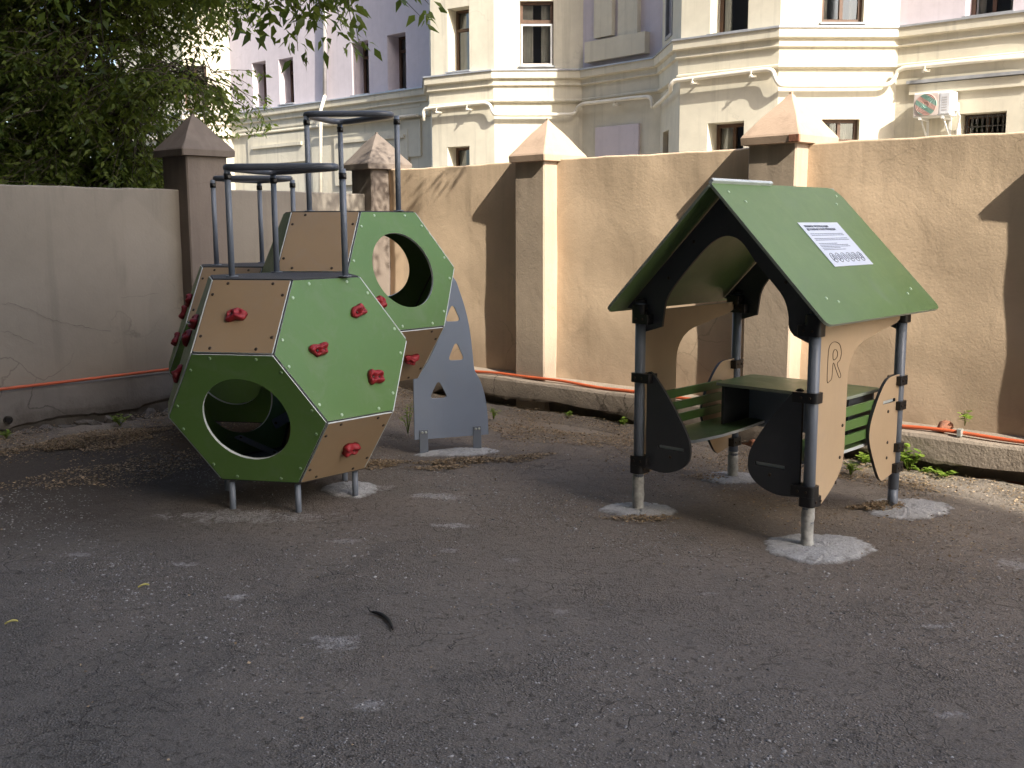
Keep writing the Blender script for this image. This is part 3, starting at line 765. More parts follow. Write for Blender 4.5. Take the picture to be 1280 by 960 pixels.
# white screen over the lower part of the splayed bay window
i = FAC['splay_a']; u0, u1, w0, w1 = fac_rect(i, 651, 690.5, 29.5, 81.5); a, b, x, n = fac_frame(i); m = frame(a, x, UP, n)
bm = bmesh.new()
for lo, hi in (((u0, w0), (u0+.035, w1)), ((u1-.035, w0), (u1, w1)), ((u0+.035, w0), (u1-.035, w0+.035)), ((u0+.035, w1-.035), (u1-.035, w1))): box_between(bm, (*lo, -.085), (*hi, -.04), m)
obj('screen_frame', bm, MT['whiteframe'], house, world_space=True, label='white insect screen frame over the lower sash')

# painted gas pipe following the bays, with brackets
def fp(fac, px, py, off): 
    i = FAC[fac]; a, b, x, n = fac_frame(i); return on_plane(px, py, a+n*off, n)
gas = []
O_ = .13
gas += [fp('wing2', 440, 150, O_), fp('wing2', 480, 145, O_), fp('wing2', 522, 141, O_)]
o_ = fp('wing2', 527, 148, O_); 
route1 = [('wing2', 300, 171), ('wing2', 524, 146.5)]
g2 = [('bay_a', 529.5, 151), ('bay_a', 529.5, 139), ('bay_a', 532, 136), ('bay_a', 560, 133), ('bay_a', 607, 128.6), ('bay_a', 612.5, 131), ('bay_a', 615.5, 139), ('splay_a', 618, 143), ('splay_a', 630, 143.3), ('splay_a', 680, 143.3), ('splay_a', 715, 143), ('main_a', 719, 141), ('main_a', 722, 134), ('main_a', 728, 129.8), ('main_a', 762, 126), ('main_b', 790, 122.5), ('main_b', 811, 120.8), ('main_b', 814.5, 124), ('main_b', 815.5, 133.5)]
g3 = [('ret_b', 817.5, 134), ('ret_b', 826, 126.5), ('ret_b', 834, 118.5), ('ret_b', 838, 114), ('bay_b', 838.5, 106), ('bay_b', 843, 101), ('bay_b', 880, 96.3), ('bay_b', 930, 90), ('bay_b', 960, 86.4), ('bay_b', 966.5, 89), ('bay_b', 969.5, 99), ('splay_b', 974, 106.2), ('splay_b', 985, 107), ('splay_b', 1050, 107), ('splay_b', 1106, 106.5), ('splay_b', 1114, 104), ('main_c', 1119, 96), ('main_c', 1121.5, 89), ('main_c', 1130, 85), ('main_c', 1200, 78), ('main_c', 1290, 69)]
pipe = thing('gas_pipe', 'cream painted gas pipe bending round the bays under the cornice', 'pipe', fp('splay_a', 668, 143, 0))
def pipe_run(route, rad=.036):
    P = [fp(f_, x_, y_, O_) for f_, x_, y_ in route]
    # soften the bends
    S = []
    for i, p in enumerate(P):
        if 0 < i < len(P)-1:
            da = (P[i-1]-p); db = (P[i+1]-p); d = min(.07, da.length*.4, db.length*.4)
            p0 = p+da.normalized()*d; p1 = p+db.normalized()*d
            for t in (0, .33, .67, 1): S.append(p0*(1-t)**2+p*2*t*(1-t)+p1*t*t)
        else: S.append(p)
    bm = bmesh.new(); add_tube(bm, S, rad, 12); obj('pipe_run', bm, MT['pipe'], pipe, world_space=True)
pipe_run(g2+g3)
pipe_run([('wing', 398, 157), ('wing2', 420, 154), ('wing2', 470, 149), ('wing2', 522, 144)], .034)
for f_, x_, y_ in (('bay_a', 552, 138.5), ('bay_a', 590, 134.8), ('main_b', 775, 129), ('bay_b', 872, 101.5), ('bay_b', 945, 93), ('main_c', 1161, 86)):
    q = fp(f_, x_, y_, 0); a, b, x, n = fac_frame(FAC[f_]); m = frame(q, x, UP, n)
    bm = bmesh.new(); box_between(bm, (-.012, -.05, -.01), (.012, -.02, .20), m); box_between(bm, (-.06, -.06, .10), (.06, -.025, .135), m)
    add_tube(bm, [m @ Vector((.0, .0+.045*sin(th), .13+.045*cos(th))) for th in np.linspace(0, 2*pi, 13)[:-1]], .009, 6, closed=True)
    obj('bracket', bm, MT['pipe'], pipe, world_space=True)
# rain pipe on the lilac wing
rp = thing('rain_pipe', 'grey rain downpipe on the lilac wing behind the climbing rail', 'pipe', fp('wing', 405, 240, .1))
bm = bmesh.new(); add_tube(bm, [fp('wing', 406, -60, .1), fp('wing', 406, 120, .1)], .05, 12); obj('pipe_run', bm, MT['downpipe'], rp, world_space=True)
bm = bmesh.new(); add_tube(bm, [fp('wing', 406, 120, .1), fp('wing', 405, 124, .24), fp('wing', 401, 137, .26), fp('wing', 400.5, 300, .16)], .046, 12); obj('pipe_run', bm, MT['pipe'], rp, world_space=True, label='white painted lower length')

# air conditioner
i = FAC['main_c']; a, b, x, n = fac_frame(i)
q0 = on_plane(1140, 130, a+n*.42, n); q1 = on_plane(1187, 130, a+n*.42, n); zl = on_plane(1162, 145.5, a+n*.42, n).z; zh = on_plane(1162, 114.5, a+n*.42, n).z
wd = (q1-q0).length; hh = zh-zl
base = q0+(q1-q0)*.5; base.z = zl; base = base-n*.21
ac = thing('air_conditioner', 'white outdoor air conditioner unit with striped fan grille on the house wall', 'air conditioner', base, math.atan2(x.y, x.x))
bm = bmesh.new(); add_box(bm, (0, 0, hh/2), (wd, .30, hh)); obj('casing', bm, MT['acbody'], ac, bevel=.015)
bm = bmesh.new(); add_plate(bm, round_poly([(-wd*.47, hh*.06), (wd*.17, hh*.06), (wd*.17, hh*.94), (-wd*.47, hh*.94)], .03), [], .012, frame((0, -.162, 0), (1, 0, 0), (0, 0, 1)), 0); obj('front_panel', bm, simple('ac_pinkish_panel', (.62, .54, .50), .5), ac)
bm = bmesh.new(); c_ = -wd*.15
for rr_ in np.linspace(.05, hh*.42, 6): add_tube(bm, [(c_+rr_*cos(t), -.17, hh/2+rr_*sin(t)) for t in np.linspace(0, 2*pi, 37)[:-1]], .008, 5, closed=True)
add_plate(bm, [(c_+hh*.42*cos(t), hh/2+hh*.42*sin(t)) for t in np.linspace(0, 2*pi, 41)[:-1]], [], .006, frame((0, -.1665, 0), (1, 0, 0), (0, 0, 1)), 0)
obj('fan_grille', bm, MT['acgrille'], ac)
bm = bmesh.new(); add_box(bm, (wd*.34, -.156, hh/2), (wd*.26, .012, hh*.84))
obj('side_panel', bm, simple('ac_side_panel', (.60, .61, .64), .5), ac, bevel=.004)
bm = bmesh.new()
for k_ in range(6): add_box(bm, (wd*.34, -.164, hh*(.25+.1*k_)), (wd*.14, .004, .010))
obj('louvre', bm, MT['downpipe'], ac)
for sx_ in (-.3, .3):
    bm = bmesh.new(); add_box(bm, (wd*sx_, .04, -.02), (.04, .42, .035)); add_tube(bm, [(wd*sx_, -.10, -.03), (wd*sx_, .20, -.30)], .014, 8); add_box(bm, (wd*sx_, .215, -.16), (.04, .025, .34))
    obj('bracket', bm, MT['acbody'], ac)
bm = bmesh.new(); add_box(bm, (wd*.53, .06, hh*.38), (.05, .10, hh*.34)); add_tube(bm, [(wd*.54, .06, hh*.25), (wd*.6, .12, 0), (wd*.5, .2, -.2), (wd*.45, .26, -.5)], .013, 8); obj('valve_cover', bm, MT['acbody'], ac)

# ================================================================== TALL BLOCK BEHIND THE PHOTOGRAPHER, whose shadow fills the yard
H = 25.0; TT = .3333*H+.13; s_end = 4.43+1.25*H
BL = 52  # lengthened leftwards, and its walls darkened, to cut sky light
blk = thing('shading_apartment_block', 'tall plain apartment block behind the photographer that shades the yard, lengthened and darkened to cut sky light', 'building', W(s_end-BL/2, -TT-6), WA)
bm = bmesh.new(); add_box(bm, (0, 0, H/2), (BL, 12, H)); obj('wall', bm, MT['stone_grey'], blk)
bm = bmesh.new()
for fl in range(8):
    for c_ in range(16): add_box(bm, (-24+3.2*c_, 6.0, 2.2+3.1*fl), (1.5, .1, 1.6))
obj('window', bm, MT['room'], blk)['kind'] = 'stuff'

# ================================================================== CLIMBING FRAME OF THREE TRUNCATED OCTAHEDRA
U = .48804; KZ = .986
CY = R(-12.06)
climb = thing('climbing_frame', 'green and beige polyhedron climbing frame with red grips and dark top rails', 'climbing frame', (-1.3811, 6.3157, 0), CY)
S3 = math.sqrt(3)
def hexring(up_): return None
TOP = [(cos(R(a)), sin(R(a)), 1.2247) for a in (-120, -60, 0, 60, 120, 180)]
def pol(r, a, z): return (r*cos(R(a)), r*sin(R(a)), z)
UPR = {}
for c_ in (-90, 30, 150):
    UPR[c_] = (pol(1.5275, c_-19.1, .4082), pol(1.5275, c_+19.1, .4082))
LOW = {}
for c_ in (90, -30, -150):
    LOW[c_] = (pol(1.5275, c_-19.1, -.4082), pol(1.5275, c_+19.1, -.4082))
def topv(a): return pol(1, a, 1.2247)
def botv(a): return pol(1, a, -1.2247)
FACES = {}
for c_ in (-90, 30, 150):     # squares of the upper ring and hexagons of the lower ring share a direction
    FACES['sq_up', c_] = [topv(c_-30), topv(c_+30), UPR[c_][1], UPR[c_][0]]
    FACES['hex_low', c_] = [UPR[c_][0], UPR[c_][1], LOW[(c_+60+180) % 360-180 if False else {-90: -30, 30: 90, 150: -150}[c_]][0], botv(c_+30), botv(c_-30), LOW[{-90: -150, 30: -30, 150: 90}[c_]][1]]
for c_ in (90, -30, -150):
    FACES['sq_low', c_] = [botv(c_-30), botv(c_+30), LOW[c_][1], LOW[c_][0]]
    FACES['hex_up', c_] = [LOW[c_][0], LOW[c_][1], UPR[{90: 150, -30: 30, -150: -90}[c_]][0], topv(c_+30), topv(c_-30), UPR[{90: 30, -30: -90, -150: 150}[c_]][1]]
FACES['top', 0] = [topv(a) for a in (-120, -60, 0, 60, 120, 180)]
FACES['bottom', 0] = [botv(a) for a in (180, 120, 60, 0, -60, -120)]
MOD = {1: Vector((0, 0, .76959)), 2: Vector((0, 2.3094*U, .76959+.8165*KZ*U)), 3: Vector((-2.0*U, 3.4641*U, .76959))}
TH = .018
bolt_me = {}
def bolt_mesh(kind):
    if kind not in bolt_me:
        bm = bmesh.new(); loft(bm, [[(r*cos(t), r*sin(t), z) for t in np.linspace(0, 2*pi, 13)[:-1]] for r, z in ((.0095, 0), (.0095, .002), (.007, .0045), (.0035, .005))])
        me = bpy.data.meshes.new('bolt'); bm.to_mesh(me); bm.free(); me.materials.append(MT[kind]); bolt_me[kind] = me
    return bolt_me[kind]
def add_bolt(parent, m, kind):
    o = bpy.data.objects.new('bolt', bolt_mesh(kind)); COL.objects.link(o); o.parent = parent; o.matrix_local = m; return o
GAP = .0085
def face_panel(mod, key, mat, hole=0, bolts=None, edge='edge', label=None, name='panel'):
    P = [Vector((x*U, y*U, z*U*KZ))+MOD[mod] for x, y, z in FACES[key]]
    c = sum(P, Vector())/len(P)
    n = (P[1]-P[0]).cross(P[2]-P[1]).normalized()
    if n.dot(c-MOD[mod]) < 0: n = -n
    x = (P[1]-P[0]).normalized(); y = n.cross(x)
    m = frame(c, x, y, n)
    poly = [((p-c).dot(x), (p-c).dot(y)) for p in P]
    if area(poly) < 0: poly = poly[::-1]
    # inset
    k = len(poly); ins = []
    for i in range(k):
        p0, p1, p2 = Vector(poly[i-1]), Vector(poly[i]), Vector(poly[(i+1) % k])
        e0 = (p1-p0).normalized(); e1 = (p2-p1).normalized(); n0 = Vector((-e0.y, e0.x)); n1 = Vector((-e1.y, e1.x))
        ins.append(tuple(p1+(n0+n1)*(GAP/(1+n0.dot(n1)))))
    ins = round_poly(ins, .006, 2)
    bm = bmesh.new()
    h = [[(hole*cos(t), hole*sin(t)) for t in np.linspace(0, 2*pi, 73)[:-1]]] if hole else []
    add_plate(bm, ins, h, TH, m)
    o = obj(name, bm, [mat, MT[edge]], climb, bevel=.0012, label=label)
    if bolts:
        for i in range(k):
            p0, p1 = Vector(poly[i]), Vector(poly[(i+1) % k]); nrm = Vector((-(p1-p0).y, (p1-p0).x)).normalized()
            for f in (.22, .78):
                q = p0.lerp(p1, f)+nrm*.032
                add_bolt(o, m @ Matrix.Translation((q.x, q.y, 0)), bolts)
    return o, m, poly
HR = .262
def hold(mod_m, x, y, rot, seed, kind=0):
    bm = bmesh.new(); m = mod_m @ Matrix.Translation((x, y, 0)) @ Matrix.Rotation(rot, 4, 'Z')
    rr = random.Random(seed)
    r = bmesh.ops.create_icosphere(bm, subdivisions=4, radius=1)
    prof = [(.064, .042), (.057, .050), (.060, .040)][kind % 3]
    for v in r['verts']:
        p = v.co.copy(); a = math.atan2(p.y, p.x)
        k = (1/max(.2, (abs(cos(a))**3.2+abs(sin(a))**3.2)**(1/3.2)))*(1+.07*sin(3*a+seed)+.05*sin(5*a+seed*.6))*.92
        z = max(p.z, -.05)
        tp = 1-.22*p.y*(1 if seed % 2 else -1)
        q = Vector((p.x*prof[0]*k*tp, p.y*prof[1]*k*(1-.18*math.exp(-(p.x/.3)**2)), (abs(z)**.55)*.042*(1+.22*sin(4*p.x+seed)+.1*sin(7*p.y+seed))))
        for bx in (-.022, .022):
            d = math.hypot(q.x-bx, q.y-.004); q.z -= .030*math.exp(-(d/.0125)**2) if p.z > 0 else 0
        q.z = max(q.z, -.002); v.co = m @ q
    for f in bm.faces: f.smooth = True
    bmesh.ops.recalc_face_normals(bm, faces=bm.faces)
    o = obj('climbing_hold', bm, MT['red'], climb)
    bm = bmesh.new()
    for bx in (-.022, .022): bmesh.ops.create_cone(bm, cap_ends=True, segments=12, radius1=.0075, radius2=.006, depth=.006, matrix=m @ Matrix.Translation((bx, .004, .0185)))
    obj('bolt', bm, MT['dark_bolt'], o)
    return o
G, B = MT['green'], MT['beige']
# module 1, nearest
o, m, p = face_panel(1, ('sq_up', -90), B, 0, 'dark_bolt'); hold(m, -.03, .0, .1, 1)
o, mh, p = face_panel(1, ('hex_up', -30), G, 0, 'green_cap')
P_UP = {}
def plane_hold(mm, px, py, rot, seed, kind=0):
    wm = chain(climb) @ mm; q = on_plane(px, py, wm.translation, wm.to_3x3() @ Vector((0, 0, 1))); l = wm.inverted() @ q
    return hold(mm, l.x, l.y, rot, seed, kind)
for px, py, r_, s_ in ((447, 389, .3, 2), (398, 437.5, .1, 3), (468, 471, -.1, 4)): plane_hold(mh, px, py, r_+pi, s_, s_)
face_panel(1, ('hex_low', -90), G, HR, 'green_cap_shaded', label='green hexagon panel with a round crawl hole, leaning inward')
o, m, p = face_panel(1, ('sq_low', -30), B, 0, 'dark_bolt'); plane_hold(m, 437, 560, pi, 5, 1)
o, m, p = face_panel(1, ('hex_up', -150), G, 0, None)
for x_, y_, s_ in ((.13, .14, 6), (-.13, .02, 7), (.10, -.18, 8)): hold(m, x_, y_, s_, s_, s_)
face_panel(1, ('hex_up', 90), G, HR)
for c_ in (30, 150): face_panel(1, ('sq_up', c_), B)
face_panel(1, ('hex_low', 30), G); face_panel(1, ('hex_low', 150), G, HR)
for c_ in (90, -150): face_panel(1, ('sq_low', c_), B)
face_panel(1, ('top', 0), MT['top_board'], 0, None, 'edge_dark', 'dark anti-slip hexagon top', 'top_panel'); face_panel(1, ('bottom', 0), MT['top_board'], 0, None, 'edge_dark', None, 'floor_panel')
# module 2, higher, behind on the right
face_panel(2, ('sq_up', -90), B, 0, 'dark_bolt')
_o, _m2, _p = face_panel(2, ('hex_up', -30), G, HR, 'green_cap', label='upright green hexagon panel with a large round hole')
plane_hold(_m2, 473, 379, .3, 13, 1)
o, m, p = face_panel(2, ('sq_low', -30), B, 0, 'dark_bolt'); plane_hold(m, 513, 448, pi, 9, 0)
o, m, p = face_panel(2, ('hex_up', -150), G, 0, None)
face_panel(2, ('hex_up', 90), G, HR)
for c_ in (30, 150): face_panel(2, ('sq_up', c_), B)
face_panel(2, ('hex_low', 30), G); face_panel(2, ('hex_low', 150), G, HR)
for c_ in (-150,): face_panel(2, ('sq_low', c_), B)
face_panel(2, ('top', 0), MT['top_board'], 0, None, 'edge_dark', 'dark anti-slip hexagon top', 'top_panel')
# module 3, behind on the left
o, m, p = face_panel(3, ('sq_up', -90), B, 0, 'dark_bolt'); hold(m, .0, .0, .2, 14)
face_panel(3, ('hex_low', -90), G, HR)
o, m, p = face_panel(3, ('hex_up', -150), G, 0, None)
for x_, y_, s_ in ((.13, .14, 10), (-.13, .02, 11), (.10, -.18, 12)): hold(m, x_, y_, s_, s_, s_)
face_panel(3, ('hex_up', 90), G); face_panel(3, ('hex_low', 30), G); face_panel(3, ('hex_low', 150), G)
for c_ in (30, 150): face_panel(3, ('sq_up', c_), B)
for c_ in (90, -30, -150): face_panel(3, ('sq_low', c_), B)
face_panel(3, ('top', 0), MT['top_board'], 0, None, 'edge_dark', 'dark anti-slip hexagon top', 'top_panel'); face_panel(3, ('bottom', 0), MT['top_board'], 0, None, 'edge_dark', None, 'floor_panel')
# inner bars along the edges of each cell, seen as the dark joints between boards
for md in (1, 2, 3):
    bm = bmesh.new(); done = set()
    for key, F in FACES.items():
        for a_, b_ in zip(F, F[1:]+F[:1]):
            kk = tuple(sorted((tuple(round(t, 2) for t in a_), tuple(round(t, 2) for t in b_))))
            if kk in done: continue
            done.add(kk)
            pa, pb = [Vector((q[0]*U, q[1]*U, q[2]*U*KZ))*.972+MOD[md] for q in (a_, b_)]
            add_tube(bm, [pa, pb], .011, 6)
    obj('inner_frame', bm, MT['edge_dark'], climb)
# grey connecting plates inside the crawl hole
def joint_plate(px, py, z, L, hgt, ang):
    q = chain(climb).inverted() @ on_z(px, py, z); n = (MOD[1]-q).normalized(); e = Vector((cos(ang), sin(ang), 0)); e = (e-n*e.dot(n)).normalized()
    bm = bmesh.new(); add_plate(bm, round_poly([(-L/2, -hgt/2), (L/2, -hgt/2), (L*.42, hgt/2), (-L*.42, hgt/2)], .015), [], .006, frame(q, e, n.cross(e), n), 0)
    o = obj('joint_plate', bm, MT['grey_board'], climb)
    for d in (-.38, .38): add_bolt(o, frame(q+e*L*d, e, n.cross(e), n), 'dark_bolt')
joint_plate(322, 556, .30, .30, .075, .15)
joint_plate(357, 522, .42, .20, .075, 1.2)
# rails: rounded triangle on three posts
def rail(mod, posts, dz, label=None):
    z0 = MOD[mod].z+1.2247*KZ*U; c = MOD[mod]
    P = [Vector((x*U+c.x, y*U+c.y, z0)) for x, y in posts]
    bm = bmesh.new(); tri = [(p.x, p.y) for p in P]; cx = sum(p[0] for p in tri)/3; cy = sum(p[1] for p in tri)/3
    tri2 = [(cx+(x-cx)*1.16, cy+(y-cy)*1.16) for x, y in tri]
    ring = round_poly(tri2, .11, 7)
    add_tube(bm, [(x, y, z0+dz) for x, y in ring], .0205, 14, closed=True)
    o = obj('top_rail', bm, MT['rail'], climb, label=label)
    for p in P:
        bm = bmesh.new(); add_cyl(bm, p, p+UP*(dz-.012), .0185, 14); q = obj('post', bm, MT['steel'], o)
        bm = bmesh.new(); add_cyl(bm, p+UP*.001, p+UP*.007, .036, 18); obj('base_flange', bm, MT['steel'], o)
        bm = bmesh.new(); add_cyl(bm, p+UP*(dz-.07), p+UP*(dz-.035), .023, 14); d = Vector((.7, -.7, 0)); add_cyl(bm, p+UP*(dz-.052)+d*.02, p+UP*(dz-.052)+d*.033, .010, 10); obj('clamp', bm, MT['black'], o)
def postxy(mod, px, depth_y):
    # post on the top board, at the given local depth, standing where the photograph shows it
    z0 = MOD[mod].z+1.2247*KZ*U; best = None
    wm = chain(climb)
    for x in np.linspace(-1.1, 1.1, 441):
        q = wm @ Vector((x*U+MOD[mod].x, depth_y*U+MOD[mod].y, z0)) - CP
        sx = 640+FPX*q.dot(rt)/q.dot(fwd)
        if best is None or abs(sx-px) < best[0]: best = (abs(sx-px), x)
    return (best[1], depth_y)
rail(1, [postxy(1, 290, -.45), postxy(1, 432, -.22), postxy(1, 346, .72)], .632)
rail(2, [postxy(2, 387, -.45), postxy(2, 498, -.20), postxy(2, 428, .70)], .65)
rail(3, [postxy(3, 271, -.45), postxy(3, 369, -.1), postxy(3, 328, .70)], .655)
# legs
for md, spots in ((1, ((-.40, -.80), (.44, -.78), (.86, .02), (.42, .80), (-.42, .80), (-.88, 0))), (2, ((-.42, .80), (-.88, 0))), (3, ((-.40, -.80), (.44, -.78), (.86, .02), (.42, .80), (-.42, .80), (-.88, 0)))):
    zb = MOD[md].z-1.2247*KZ*U
    for x_, y_ in spots:
        bm = bmesh.new(); q = Vector((x_*U+MOD[md].x, y_*U+MOD[md].y, 0)); add_cyl(bm, q-UP*.05, q+UP*(zb-TH+.002), .0185, 14); obj('leg', bm, MT['steel'], climb)
# grey fin board with triangular foot holes
FL = Vector((-.645, 7.434, 0)); FD = Vector((.94795, .31843, 0)); FN = Vector((FD.y, -FD.x, 0))
m = chain(climb).inverted() @ frame(FL, FD, UP, FN)
outl = [(-.068, .112), (-.069, .563), (-.035, .575), (.06, .722), (.152, .922), (.205, 1.15), (.238, 1.285), (.262, 1.25), (.281, 1.195), (.316, 1.09), (.345, .973), (.364, .856), (.379, .715), (.392, .605), (.432, .528), (.462, .437), (.482, .334), (.491, .224), (.495, .115)]
outl = smooth_outline(outl, True, 4, sharp=(0, 1, 6, 18))
tri = [round_poly(t_, .022, 4) for t_ in ([(.228, 1.105), (.172, .966), (.29, .966)], [(.252, .83), (.19, .682), (.316, .682)], [(.116, .548), (.048, .409), (.186, .409)])]
bm = bmesh.new(); add_plate(bm, outl, tri, .018, m); fin = obj('fin_panel', bm, [MT['grey_board'], MT['grey_board']], climb, bevel=.0015, label='tall grey fin board with three triangular foot holes')
for u_ in (-.0, .405):
    bm = bmesh.new(); box_between(bm, (u_-.032, -.05, .001), (u_+.032, .185, .007), m); b_ = obj('foot_bracket', bm, MT['steel'], fin, bevel=.002)
    for du in (-.012, .014): add_bolt(fin, m @ Matrix.Translation((u_+du, .165, .007)), 'zinc')

# ================================================================== PLAYHOUSE
HC = Vector((1.4826, 5.9197, 0)); HY = R(-43.49)
ph = thing('playhouse', 'small open playhouse with green gable roof, charcoal gables and beige side boards', 'playhouse', HC, HY)
HW, HD = .5385, .5177
PR = .0305
posts_uv = {'FL': (-HW, -HD), 'FR': (HW, -HD), 'RR': (HW, HD), 'RL': (-HW, HD)}
ztop = {'FL': 1.215, 'FR': 1.21, 'RR': 1.21, 'RL': 1.215}
for k_, (u, v_) in posts_uv.items():
    lo = .255 if k_[0] == 'F' else .205
    bm = bmesh.new(); add_cyl(bm, (u, v_, .12), (u, v_, ztop[k_]), PR, 20); po = obj('post', bm, MT['steel'], ph)
    bm = bmesh.new(); add_tube(bm, [(u, v_, ztop[k_]+.001), (u, v_, ztop[k_]+.016), (u, v_, ztop[k_]+.022)], [PR+.002, PR+.002, PR-.01], 20); obj('post_cap', bm, MT['black'], po)
    bm = bmesh.new(); rr_ = random.Random(hash(k_[0])*0+ord(k_[1]))
    if k_ != 'RR':
        pts_, rads = [], []
        for j in range(12): pts_.append((u+rr_.uniform(-.002, .002), v_+rr_.uniform(-.002, .002), -.02+(lo)*j/11)); rads.append(PR+.001+rr_.uniform(-.001, .005))
        add_tube(bm, pts_, rads, 14); obj('film_wrap', bm, MT['film'], po, label='crumpled clear film left on the foot of the post')
    else:
        add_cyl(bm, (u, v_, -.02), (u, v_, .119), PR-.001, 20); obj('post_foot', bm, MT['steel'], po)
def clamp(u, v_, z, du, dv, h=.05, L=.105):
    h *= 1.1; L *= 1.1
    """black clamp block gripping the post and reaching along (du,dv) to the board"""
    d = Vector((du, dv, 0)); e = Vector((-dv, du, 0)); m = frame((u, v_, z), d, e, UP); bm = bmesh.new()
    out = round_poly([(-.043, -.043), (L-.043, -.043), (L-.043, .043), (-.043, .043)], [.03, .008, .008, .03], 5)
    add_plate(bm, out, [], h, m @ Matrix.Translation((0, 0, h/2)), 0)
    o = obj('clamp', bm, MT['black'], ph, bevel=.004)
    bm = bmesh.new()
    for bx in (-.005, .042):
        for s_ in (-1, 1): add_cyl(bm, m @ Vector((bx, s_*.043, 0)), m @ Vector((bx, s_*.0475, 0)), .007, 10)
    obj('bolt', bm, MT['dark_bolt'], o)
for k_, (u, v_) in posts_uv.items():
    du = 1 if u < 0 else -1
    if k_[0] == 'F':
        clamp(u, v_, 1.125, du, 0, .05, .11); clamp(u, v_, 1.178, 0, 1, .05, .10)
        clamp(u, v_, .787, du, 0, .048, .125); clamp(u, v_, .303, du, 0, .05, .115); clamp(u, v_, .250, 0, 1, .046, .09)
    else:
        clamp(u, v_, 1.125, du, 0, .05, .11); clamp(u, v_, 1.178, 0, -1, .05, .10)
        clamp(u, v_, .765, 0, -1, .048, .10); clamp(u, v_, .255, 0, -1, .048, .10)
        if k_ == 'RR': clamp(u, v_, .62, 0, -1, .045, .09); clamp(u, v_, .375, 0, -1, .045, .09)
# gables (u,z outline)
g_out = [(-.60, 1.175), (-.565, 1.165), (-.515, 1.05), (-.40, 1.085), (-.39, 1.16), (-.375, 1.235), (-.325, 1.315), (-.194, 1.46), (-.09, 1.555), (.0, 1.592), (.09, 1.565), (.18, 1.462), (.26, 1.378), (.345, 1.285), (.378, 1.20), (.385, 1.13), (.415, 1.09), (.515, 1.05), (.565, 1.165), (.60, 1.175)]
arch = smooth_outline(g_out[3:17], False, 4)
for v_, nm_ in ((-HD+.012, 'front'), (HD-.012+.018, 'rear')):
    o_ = [(-.645, 1.180), (-.53, 1.165), (-.52, 1.048)]+arch+[(.52, 1.048), (.53, 1.165), (.645, 1.180), (0, 1.835)]
    bm = bmesh.new(); add_plate(bm, o_, [], .018, frame((0, v_, 0), (1, 0, 0), (0, 0, 1)), 1); gp = obj('gable_board', bm, [MT['dark_board'], MT['edge_dark']], ph, bevel=.0015)
    for bu, bz in ((-.36, 1.36), (-.2, 1.56), (.2, 1.56), (.36, 1.36), (0, 1.74)):
        add_bolt(gp, frame((bu, v_, bz), (1, 0, 0), (0, 0, 1)), 'dark_bolt')
# roof boards
ez, rz, eu = 1.172, 1.868, .682
sl_ = math.hypot(eu, rz-ez)
for sd in (1, -1):
    x_ = Vector((0, 1, 0)); y_ = Vector((-sd*eu, 0, rz-ez)).normalized(); n_ = x_.cross(y_)
    if n_.z < 0: n_ = -n_
    m = frame((sd*eu, .02, ez), x_ if sd > 0 else -x_, y_)
    ov = -.003 if sd < 0 else 0.0
    out = round_poly([(-.69, 0), (.69, 0), (.69, sl_+ov), (-.69, sl_+ov)], [.05, .06, .11 if sd > 0 else .03, .03], 7)
    bm = bmesh.new(); add_plate(bm, out, [], .016, m, 1); rf = obj('roof_board', bm, [MT['pale_green'], MT['edge_green']], ph, bevel=.002)
    for bx in (-.50, .52):
        for by_, dx_ in ((.16, 0), (.13, .09), (sl_-.14, .0), (sl_-.07, -.09)): add_bolt(rf, m @ Matrix.Translation((bx+(dx_ if bx < 0 else -dx_), by_, .0)), 'green_cap')
    if sd > 0: roofm = m; roofr = rf
bm = bmesh.new(); y_ = Vector((eu, 0, rz-ez)).normalized()
mm = frame((0, -.66, rz), (0, 1, 0), y_)
box_between(bm, (-.005, -.012, -.012), (.60, .020, .008), mm); obj('ridge_strip', bm, MT['edge'], ph, bevel=.004, label='pale grey strip along the near half of the ridge')
# information plate on the right slope
wm = chain(ph) @ roofm; nrm = wm.to_3x3() @ Vector((0, 0, 1)); c4 = [wm.inverted() @ on_plane(x_, y_, wm.translation, nrm) for x_, y_ in ((996, 279), (1046, 278.5), (1090, 330), (1044, 334.5))]
cx = sum(q.x for q in c4)/4; cy = sum(q.y for q in c4)/4; pw = ((c4[1]-c4[0]).length+(c4[2]-c4[3]).length)/2; phh = ((c4[0]-c4[3]).length+(c4[1]-c4[2]).length)/2
pm = roofm @ Matrix.Translation((cx, cy, .004))
bm = bmesh.new(); add_plate(bm, [(-pw/2, -phh/2), (pw/2, -phh/2), (pw/2, phh/2), (-pw/2, phh/2)], [], .0036, pm, 0); plate = obj('notice_plate', bm, MT['white'], ph, label='white notice plate with rules and pictograms on the roof')
def text_part(s, size, m, mat, parent, name='lettering'):
    cu = bpy.data.curves.new('t', 'FONT'); cu.body = s; cu.size = size; cu.align_x = 'LEFT'; cu.extrude = 0.0003; cu.offset = size*.012
    to = bpy.data.objects.new('t', cu); COL.objects.link(to)
    dg = bpy.context.evaluated_depsgraph_get(); me = bpy.data.meshes.new_from_object(to.evaluated_get(dg)); bpy.data.objects.remove(to); bpy.data.curves.remove(cu)
    me.transform(m); me.materials.clear(); me.materials.append(mat); o = bpy.data.objects.new(name, me); COL.objects.link(o); o.parent = parent; return o
for s_, yy in (('ПРАВИЛА ЭКСПЛУАТАЦИИ', .385), ('ДЕТСКОЙ ИГРОВОЙ ПЛОЩАДКИ', .315)): text_part(s_, phh*.062, pm @ Matrix.Translation((-pw*.42, phh*yy, .0012)), MT['ink'], plate)
bm = bmesh.new(); rr_ = random.Random(4)
